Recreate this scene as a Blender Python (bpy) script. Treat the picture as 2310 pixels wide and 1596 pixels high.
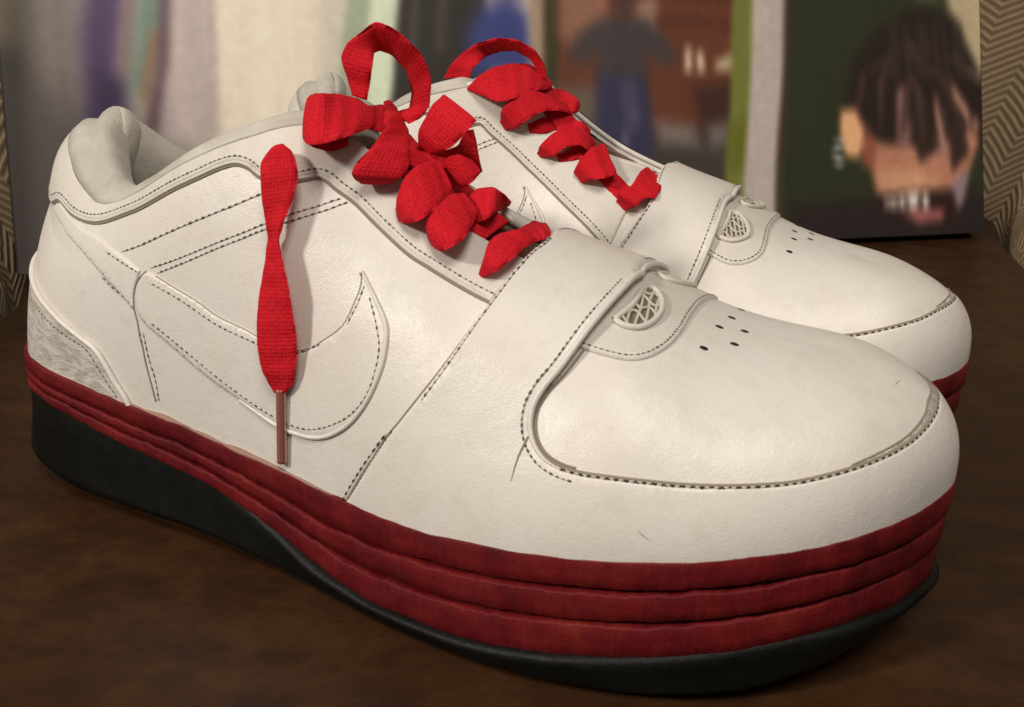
import bpy, bmesh, math, random
import numpy as np
from mathutils import Vector
from mathutils.geometry import delaunay_2d_cdt
for o in list(bpy.data.objects): bpy.data.objects.remove(o)
scene = bpy.context.scene
col = scene.collection
random.seed(4); rng = np.random.default_rng(7)

# ------------------------------------------------------------------ camera
cam = bpy.data.objects.new('camera', bpy.data.cameras.new('camera')); col.objects.link(cam); scene.camera = cam
cam.location = (0.278, -0.2266, 0.1821); cam.rotation_euler = (1.19435, -0.04162, 0.36587)
cam.data.sensor_width = 36; cam.data.lens = 36 * 2354. / 2310.
cam.data.clip_start = .01; cam.data.clip_end = 20
cam.data.dof.use_dof = True; cam.data.dof.focus_distance = .36; cam.data.dof.aperture_fstop = 30.0

# ------------------------------------------------------------------ world: dim warm room light, no sky
world = bpy.data.worlds.new('World'); scene.world = world; world.use_nodes = True
bg = world.node_tree.nodes['Background']; bg.inputs[0].default_value = (1.0, .90, .78, 1); bg.inputs[1].default_value = .16

# ------------------------------------------------------------------ warm room lamp up left, and an overhead fill shifted to the right front
def area(name, loc, target, size, power, color):
    l = bpy.data.lights.new(name, 'AREA'); l.shape = 'DISK'; l.size = size; l.energy = power; l.color = color
    o = bpy.data.objects.new(name, l); col.objects.link(o); o.location = loc
    o.rotation_euler = (Vector(target) - Vector(loc)).to_track_quat('-Z', 'Y').to_euler()
    return o
area('table_lamp', (-.78, -1.36, 1.16), (.16, .10, .06), .24, 24.5, (1.0, .92, .82))
area('overhead_fill', (.70, -.90, 1.85), (.16, .24, .05), .80, 24.0, (1.0, .92, .82))  # overhead light moved right and forward as added fill for toe and print

scene.view_settings.view_transform = 'Standard'; scene.view_settings.look = 'None'
scene.view_settings.exposure = 0; scene.view_settings.gamma = 1; scene.view_settings.use_curve_mapping = False

# ------------------------------------------------------------------ helpers
def srgb(c):
    c = np.array(c, float) / 255.
    return np.where(c <= .04045, c / 12.92, ((c + .055) / 1.055) ** 2.4)

def tag(o, label=None, cat=None, group=None, kind=None):
    if label: o['label'] = label
    if cat: o['category'] = cat
    if group: o['group'] = group
    if kind: o['kind'] = kind
    return o

def mesh_obj(name, V, F, mat, parent=None, smooth=True):
    me = bpy.data.meshes.new(name); me.from_pydata([tuple(v) for v in np.asarray(V, float).tolist()], [], F if isinstance(F, list) else F.tolist())
    if smooth: me.shade_smooth()
    me.materials.append(mat); me.update()
    o = bpy.data.objects.new(name, me); col.objects.link(o)
    if parent is not None: o.parent = parent
    return o

class NT_:
    """tiny node helper"""
    def __init__(s, name):
        s.m = bpy.data.materials.new(name); s.m.use_nodes = True; s.t = s.m.node_tree; s.n = s.t.nodes; s.l = s.t.links
        s.b = s.n['Principled BSDF']
    def add(s, typ, **kw):
        n = s.n.new(typ)
        for k, v in kw.items():
            if k.startswith('i_'):
                key = k[2:].replace('_', ' '); n.inputs[key].default_value = v
            else: setattr(n, k, v)
        return n
    def link(s, a, b): s.l.new(a, b)
    def math(s, op, a, b=None, c=None):
        n = s.n.new('ShaderNodeMath'); n.operation = op
        for i, v in enumerate((a, b, c)):
            if v is None: continue
            if isinstance(v, (int, float)): n.inputs[i].default_value = v
            else: s.link(v, n.inputs[i])
        return n.outputs[0]
    def ramp(s, fac, stops):
        r = s.n.new('ShaderNodeValToRGB'); e = r.color_ramp.elements
        while len(e) < len(stops): e.new(.5)
        for el, (p, c) in zip(e, stops): el.position = p; el.color = (*c, 1)
        s.link(fac, r.inputs[0]); return r.outputs[0]
    def mix(s, fac, a, b, mode='MIX'):
        n = s.n.new('ShaderNodeMix'); n.data_type = 'RGBA'; n.blend_type = mode
        if isinstance(fac, (int, float)): n.inputs[0].default_value = fac
        else: s.link(fac, n.inputs[0])
        for i, v in ((6, a), (7, b)):
            if isinstance(v, tuple): n.inputs[i].default_value = (*v, 1)
            else: s.link(v, n.inputs[i])
        return n.outputs[2]
    def noise(s, vec, scale, detail=4, rough=.55, dist=0):
        n = s.n.new('ShaderNodeTexNoise'); n.inputs['Scale'].default_value = scale; n.inputs['Detail'].default_value = detail
        n.inputs['Roughness'].default_value = rough; n.inputs['Distortion'].default_value = dist
        if vec is not None: s.link(vec, n.inputs['Vector'])
        return n.outputs['Fac']
    def coords(s, scale=None, which='Object'):
        t = s.n.new('ShaderNodeTexCoord').outputs[which]
        if scale is None: return t
        m = s.n.new('ShaderNodeMapping'); m.inputs['Scale'].default_value = scale; s.link(t, m.inputs['Vector']); return m.outputs[0]
    def bump(s, h, strength, dist, prev=None):
        b = s.n.new('ShaderNodeBump'); b.inputs['Strength'].default_value = strength; b.inputs['Distance'].default_value = dist
        s.link(h, b.inputs['Height'])
        if prev is not None: s.link(prev, b.inputs['Normal'])
        return b.outputs[0]
    def out(s, color=None, rough=None, normal=None, **kw):
        if color is not None:
            if isinstance(color, tuple): s.b.inputs['Base Color'].default_value = (*color, 1)
            else: s.link(color, s.b.inputs['Base Color'])
        if rough is not None:
            if isinstance(rough, (int, float)): s.b.inputs['Roughness'].default_value = rough
            else: s.link(rough, s.b.inputs['Roughness'])
        if normal is not None: s.link(normal, s.b.inputs['Normal'])
        for k, v in kw.items(): s.b.inputs[k.replace('_', ' ')].default_value = v
        return s.m

def leather(name, base, warm, dirt, rough=.46, grain=1.0):
    n = NT_(name); c = n.coords()
    big = n.noise(c, 26, 5, .6); mid = n.noise(c, 120, 4, .6); fine = n.noise(c, 900, 3, .6)
    k = n.ramp(big, [(.30, base), (.50, tuple(.5 * (a + b) for a, b in zip(base, warm))), (.72, warm)])
    spots = n.ramp(n.noise(c, 340, 5, .7), [(.56, (0, 0, 0)), (.74, (1, 1, 1))])
    k = n.mix(n.math('MULTIPLY', spots, .28), k, dirt)
    k = n.mix(n.math('MULTIPLY', n.ramp(mid, [(.52, (0, 0, 0)), (.70, (1, 1, 1))]), .22), k, dirt)
    v = n.add('ShaderNodeTexVoronoi', feature='DISTANCE_TO_EDGE'); v.inputs['Scale'].default_value = 1150; n.link(c, v.inputs['Vector'])
    cell = n.math('MINIMUM', v.outputs['Distance'], .28)
    b1 = n.bump(big, .30, .0020); b1b = n.bump(mid, .16, .0006, b1); b2 = n.bump(cell, .32 * grain, .00028, b1b); b3 = n.bump(fine, .3 * grain, .00022, b2)
    r = n.math('MULTIPLY_ADD', mid, .22, rough - .10)
    return n.out(k, r, b3, Specular_IOR_Level=.55)

def fabric(name, a, b, scale=1400, rough=.95):
    n = NT_(name); c = n.coords()
    k = n.mix(n.ramp(n.noise(c, 55, 5, .6), [(.35, (0, 0, 0)), (.68, (1, 1, 1))]), a, b)
    h = n.noise(c, scale, 3, .7)
    nb = n.bump(h, .6, .0004, n.bump(n.noise(c, 130, 3), .4, .001))
    return n.out(k, rough, nb, Specular_IOR_Level=.2, Sheen_Weight=.25)

M = {}
M['leather'] = leather('white_leather', (.725, .695, .655), (.70, .655, .595), (.52, .475, .41), .40)
M['leather2'] = leather('white_leather_collar', (.68, .65, .60), (.62, .585, .52), (.43, .39, .33), .50)
def counter_mat():
    n = NT_('grey_heel_leather'); c = n.coords((1, 1, 2.2)); a = n.noise(c, 95, 6, .65, 1.2); b = n.noise(c, 420, 5, .7)
    k = n.ramp(a, [(.34, (.68, .65, .60)), (.50, (.60, .57, .52)), (.60, (.44, .41, .365)), (.75, (.56, .53, .48))])
    k = n.mix(n.math('MULTIPLY', n.ramp(b, [(.5, (0, 0, 0)), (.7, (1, 1, 1))]), .35), k, (.25, .23, .20))
    return n.out(k, .36, n.bump(b, .3, .0005, n.bump(a, .5, .0016)), Specular_IOR_Level=.45)
M['counter'] = counter_mat()
M['lining'] = fabric('grey_lining', (.58, .55, .49), (.38, .355, .305))
M['tongue'] = fabric('brown_tongue', (.16, .045, .018), (.07, .02, .01))
M['tongue_top'] = fabric('tongue_lining', (.42, .40, .33), (.33, .31, .25))
M['net'] = fabric('beige_net', (.60, .55, .46), (.52, .47, .38), 2500)
M['cell'] = fabric('mesh_gap', (.20, .17, .13), (.15, .12, .09))
M['thread'] = NT_('thread').out((.58, .54, .47), .8)
M['stitch_hole'] = NT_('stitch_hole').out((.085, .07, .05), .9)
M['stitch_dark'] = NT_('stitch_hole_dark').out((.03, .022, .014), .9)
M['seam'] = NT_('seam_dirt_and_shade').out((.27, .23, .175), .9)  # taupe for dirt in seams, also for painted groove and crease shade
M['glue'] = NT_('glue').out((.30, .17, .125), .6)
M['hole'] = NT_('punched_hole').out((.006, .007, .012), .6)

def scuff_mat():
    n = NT_('scuffed_band'); c = n.coords()
    f = n.ramp(n.noise(c, 260, 6, .75, .6), [(.40, (0, 0, 0)), (.62, (1, 1, 1))])
    k = n.mix(f, (.33, .30, .265), (.62, .58, .52))
    return n.out(k, .55, n.bump(n.noise(c, 500, 4, .7), .6, .0004))
M['scuff'] = scuff_mat()

def midsole_mat():
    n = NT_('red_foam'); c = n.coords()
    cs = n.coords((1, 1, .18))
    a = n.noise(c, 75, 5, .62); f = n.noise(cs, 420, 5, .7); g = n.noise(c, 1300, 4, .7)
    k = n.ramp(a, [(.28, (.072, .0030, .0052)), (.46, (.118, .0048, .0078)), (.60, (.152, .0085, .0086)), (.72, (.175, .018, .0095)), (.85, (.165, .015, .017))])
    k = n.mix(n.math('MULTIPLY', n.ramp(f, [(.5, (0, 0, 0)), (.72, (1, 1, 1))]), .18), k, (.22, .030, .030))
    k = n.mix(n.math('MULTIPLY', n.ramp(g, [(.58, (0, 0, 0)), (.75, (1, 1, 1))]), .45), k, (.05, .003, .003))
    nb = n.bump(g, .65, .0004, n.bump(f, .26, .0005))
    return n.out(k, n.math('MULTIPLY_ADD', f, .25, .42), nb, Specular_IOR_Level=.22)
M['midsole'] = midsole_mat()

def outsole_mat():
    n = NT_('black_rubber'); c = n.coords()
    k = n.ramp(n.noise(c, 60, 5, .6), [(.35, (.0018, .0019, .0014)), (.7, (.0045, .0046, .0034))])
    return n.out(k, n.math('MULTIPLY_ADD', n.noise(c, 240, 5, .65), .3, .36), n.bump(n.noise(c, 380, 5, .7), .45, .0006), Specular_IOR_Level=.22)
M['outsole'] = outsole_mat()

def lace_mat():
    n = NT_('red_lace_knit'); c = n.coords(None, 'UV')
    m = n.add('ShaderNodeMapping'); m.inputs['Scale'].default_value = (1, 1, 1); n.link(c, m.inputs['Vector'])
    sx = n.add('ShaderNodeSeparateXYZ'); n.link(m.outputs[0], sx.inputs[0])
    u, v = sx.outputs[0], sx.outputs[1]                       # u across, v along, both in metres
    row = n.math('MULTIPLY', v, 2 * math.pi / .0011)
    ribs = n.math('SINE', n.math('MULTIPLY', u, 2 * math.pi / .0010))
    chev = n.math('SINE', n.math('ADD', row, n.math('MULTIPLY', n.math('ABSOLUTE', ribs), 1.7)))
    knit = n.math('MULTIPLY_ADD', n.math('MULTIPLY', chev, .5), .6, n.math('MULTIPLY', ribs, .25))
    o = n.coords(); nz = n.noise(o, 800, 4, .7); big = n.noise(o, 60, 3)
    kk = n.math('ADD', n.math('MULTIPLY', knit, .45), n.math('MULTIPLY', nz, 1.7))
    k = n.ramp(n.math('MULTIPLY_ADD', kk, .5, .2), [(.22, (.20, .0035, .008)), (.55, (.54, .008, .018)), (.92, (.72, .019, .032))])
    k = n.mix(n.math('MULTIPLY', big, .3), k, (.50, .008, .016))
    return n.out(k, .82, n.bump(kk, .6, .0005), Specular_IOR_Level=.15)
M['lace'] = lace_mat()
M['aglet'] = NT_('aglet_plastic').out((.30, .105, .085), .22, Transmission_Weight=.25, IOR=1.45)

# ------------------------------------------------------------------ table top
def table_mat():
    n = NT_('dark_wood'); c = n.coords((1.0, 6.0, 1.0)); r = n.add('ShaderNodeMapping'); r.inputs['Rotation'].default_value = (0, 0, -.36)
    n.link(n.n['Texture Coordinate'].outputs['Object'] if 'Texture Coordinate' in n.n else c, r.inputs['Vector'])
    m2 = n.add('ShaderNodeMapping'); m2.inputs['Scale'].default_value = (3.2, 11, 2); n.link(r.outputs[0], m2.inputs['Vector'])
    g = n.noise(m2.outputs[0], 9, 7, .62, .5); f = n.noise(m2.outputs[0], 60, 4, .6); blot = n.noise(n.coords(), 42, 6, .68)
    k = n.ramp(g, [(.30, (.023, .0098, .0038)), (.5, (.031, .0134, .0052)), (.72, (.044, .0195, .0075))])
    k = n.mix(n.math('MULTIPLY', n.ramp(blot, [(.45, (0, 0, 0)), (.7, (1, 1, 1))]), .70), k, (.062, .028, .011))
    k = n.mix(n.math('MULTIPLY', n.ramp(f, [(.55, (0, 0, 0)), (.75, (1, 1, 1))]), .25), k, (.013, .006, .0025))
    sm_ = n.add('ShaderNodeMapping'); sm_.inputs['Rotation'].default_value = (0, 0, .9); sm_.inputs['Scale'].default_value = (4, 90, 1); n.link(n.coords(), sm_.inputs['Vector'])
    scr = n.ramp(n.noise(sm_.outputs[0], 5, 3, .6, 2.5), [(.70, (0, 0, 0)), (.76, (1, 1, 1))]); k = n.mix(n.math('MULTIPLY', scr, .30), k, (.09, .05, .022))
    rr = n.math('MULTIPLY_ADD', blot, .25, .30)
    return n.out(k, rr, n.bump(f, .18, .0006, n.bump(g, .06, .001)), Specular_IOR_Level=.22)
M['table'] = table_mat()
EDGE = [(-.02, -.42), (-.085, -.10), (-.105, .06), (-.1225, .137), (-.143, .172), (-.164, .202), (-.172, .26), (-.12, .38), (.0, .52), (.13, .63), (.27, .68), (.345, .64), (.352, .56), (.366, .492), (.395, .40), (.45, .26), (.56, .0), (.72, -.42)]
def spline2(P, n=14):
    P = np.array(P, float); Q = np.vstack([2 * P[0] - P[1], P, 2 * P[-1] - P[-2]]); out = []
    for i in range(len(P) - 1):
        p0, p1, p2, p3 = Q[i:i + 4]
        for t in np.linspace(0, 1, n, endpoint=False):
            out.append(.5 * ((2 * p1) + (-p0 + p2) * t + (2 * p0 - 5 * p1 + 4 * p2 - p3) * t * t + (-p0 + 3 * p1 - 3 * p2 + p3) * t ** 3))
    out.append(P[-1]); return np.array(out)
def make_table():
    E = spline2(EDGE); n = len(E); d = np.gradient(E, axis=0); nr = np.c_[-d[:, 1], d[:, 0]]; nr /= np.linalg.norm(nr, axis=1)[:, None]   # outward (left of travel)
    prof = [(-.004, 0), (-.0015, -.0006), (0, -.003), (0, -.022), (-.004, -.026)]
    V = []; F = []
    for o, z in prof: V += [(*(E[i] + nr[i] * o), z) for i in range(n)]
    for k in range(len(prof) - 1):
        for i in range(n - 1): F.append((k * n + i, k * n + i + 1, (k + 1) * n + i + 1, (k + 1) * n + i))
    F.append(tuple(range(n))); F.append(tuple(range((len(prof) - 1) * n, len(prof) * n))[::-1])
    F.append((0, *[k * n for k in range(1, len(prof))], *[k * n + n - 1 for k in range(len(prof) - 1, -1, -1)]))
    o = mesh_obj('table_top', V, F, M['table'], None, False)
    return tag(o, 'dark brown wooden table top with a curved back edge under the sneakers', 'table', kind='structure'), E, nr
table, EDG, EN = make_table()

# ------------------------------------------------------------------ herringbone upholstery behind the table
def herring_mat():
    n = NT_('herringbone_fabric'); uv = n.coords(None, 'UV'); sx = n.add('ShaderNodeSeparateXYZ'); n.link(uv, sx.inputs[0])
    wob = n.math('MULTIPLY', n.math('SUBTRACT', n.noise(uv, 160, 3), .5), .0022)
    u, v = sx.outputs[0], n.math('ADD', sx.outputs[1], wob)
    tri = n.math('ABSOLUTE', n.math('SUBTRACT', n.math('FRACT', n.math('DIVIDE', n.math('ADD', u, .0115), .040)), .5))
    ph = n.math('FRACT', n.math('DIVIDE', n.math('ADD', v, n.math('MULTIPLY', tri, -.034)), .0064))
    tw = n.math('ABSOLUTE', n.math('SUBTRACT', ph, .5))            # 0 centre of light strand, .5 gap
    twist = n.math('SINE', n.math('MULTIPLY', n.math('ADD', u, v), 2 * math.pi / .0021))
    hgt = n.math('ADD', n.math('SUBTRACT', .5, tw), n.math('MULTIPLY', twist, .05))
    nz = n.noise(uv, 900, 4, .7); bl = n.noise(uv, 24, 3)
    k = n.ramp(n.math('MULTIPLY_ADD', nz, .35, n.math('SUBTRACT', hgt, .16)), [(.10, (.24, .17, .10)), (.26, (.33, .24, .148)), (.42, (.50, .385, .25)), (.6, (.62, .49, .33))])
    k = n.mix(n.math('MULTIPLY', bl, .35), k, (.20, .145, .085))
    return n.out(k, .9, n.bump(hgt, .9, .0022), Specular_IOR_Level=.15)
M['herring'] = herring_mat()
def make_backrest():
    i0, i1 = 14 * 1 + 4, 14 * 15 + 2
    E = EDG[i0:i1] + EN[i0:i1] * .010; nr = EN[i0:i1]; n = len(E)
    L = np.r_[0, np.cumsum(np.linalg.norm(np.diff(E, axis=0), axis=1))]
    zs = np.linspace(-.06, .42, 25); V = []; UV = []; F = []
    for z in zs:
        off = .45 * max(0, z)
        V += [(*(E[i] + nr[i] * off), z) for i in range(n)]; UV += [(L[i], z) for i in range(n)]
    m = len(zs)
    # thickness: outer skin
    for z in zs: V += [(*(E[i] + nr[i] * (.45 * max(0, z) + .06)), z) for i in range(n)]; UV += [(L[i], z + .6) for i in range(n)]
    N = n * m
    for k in range(m - 1):
        for i in range(n - 1):
            F.append((k * n + i, k * n + i + 1, (k + 1) * n + i + 1, (k + 1) * n + i)); F.append((N + k * n + i, N + (k + 1) * n + i, N + (k + 1) * n + i + 1, N + k * n + i + 1))
    for i in range(n - 1):
        F.append(((m - 1) * n + i, (m - 1) * n + i + 1, N + (m - 1) * n + i + 1, N + (m - 1) * n + i)); F.append((i + 1, i, N + i, N + i + 1))
    for k in range(m - 1):
        F.append((k * n, (k + 1) * n, N + (k + 1) * n, N + k * n)); F.append(((k + 1) * n + n - 1, k * n + n - 1, N + k * n + n - 1, N + (k + 1) * n + n - 1))
    o = mesh_obj('upholstered_backrest', V, F, M['herring'])
    uvl = o.data.uv_layers.new(name='UVMap'); li = np.empty(len(o.data.loops), np.int32); o.data.loops.foreach_get('vertex_index', li)
    uvl.data.foreach_set('uv', np.array(UV)[li].astype(np.float32).ravel())
    return tag(o, 'brown and tan herringbone woven backrest curving round behind the table', 'backrest')
make_backrest()

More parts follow.
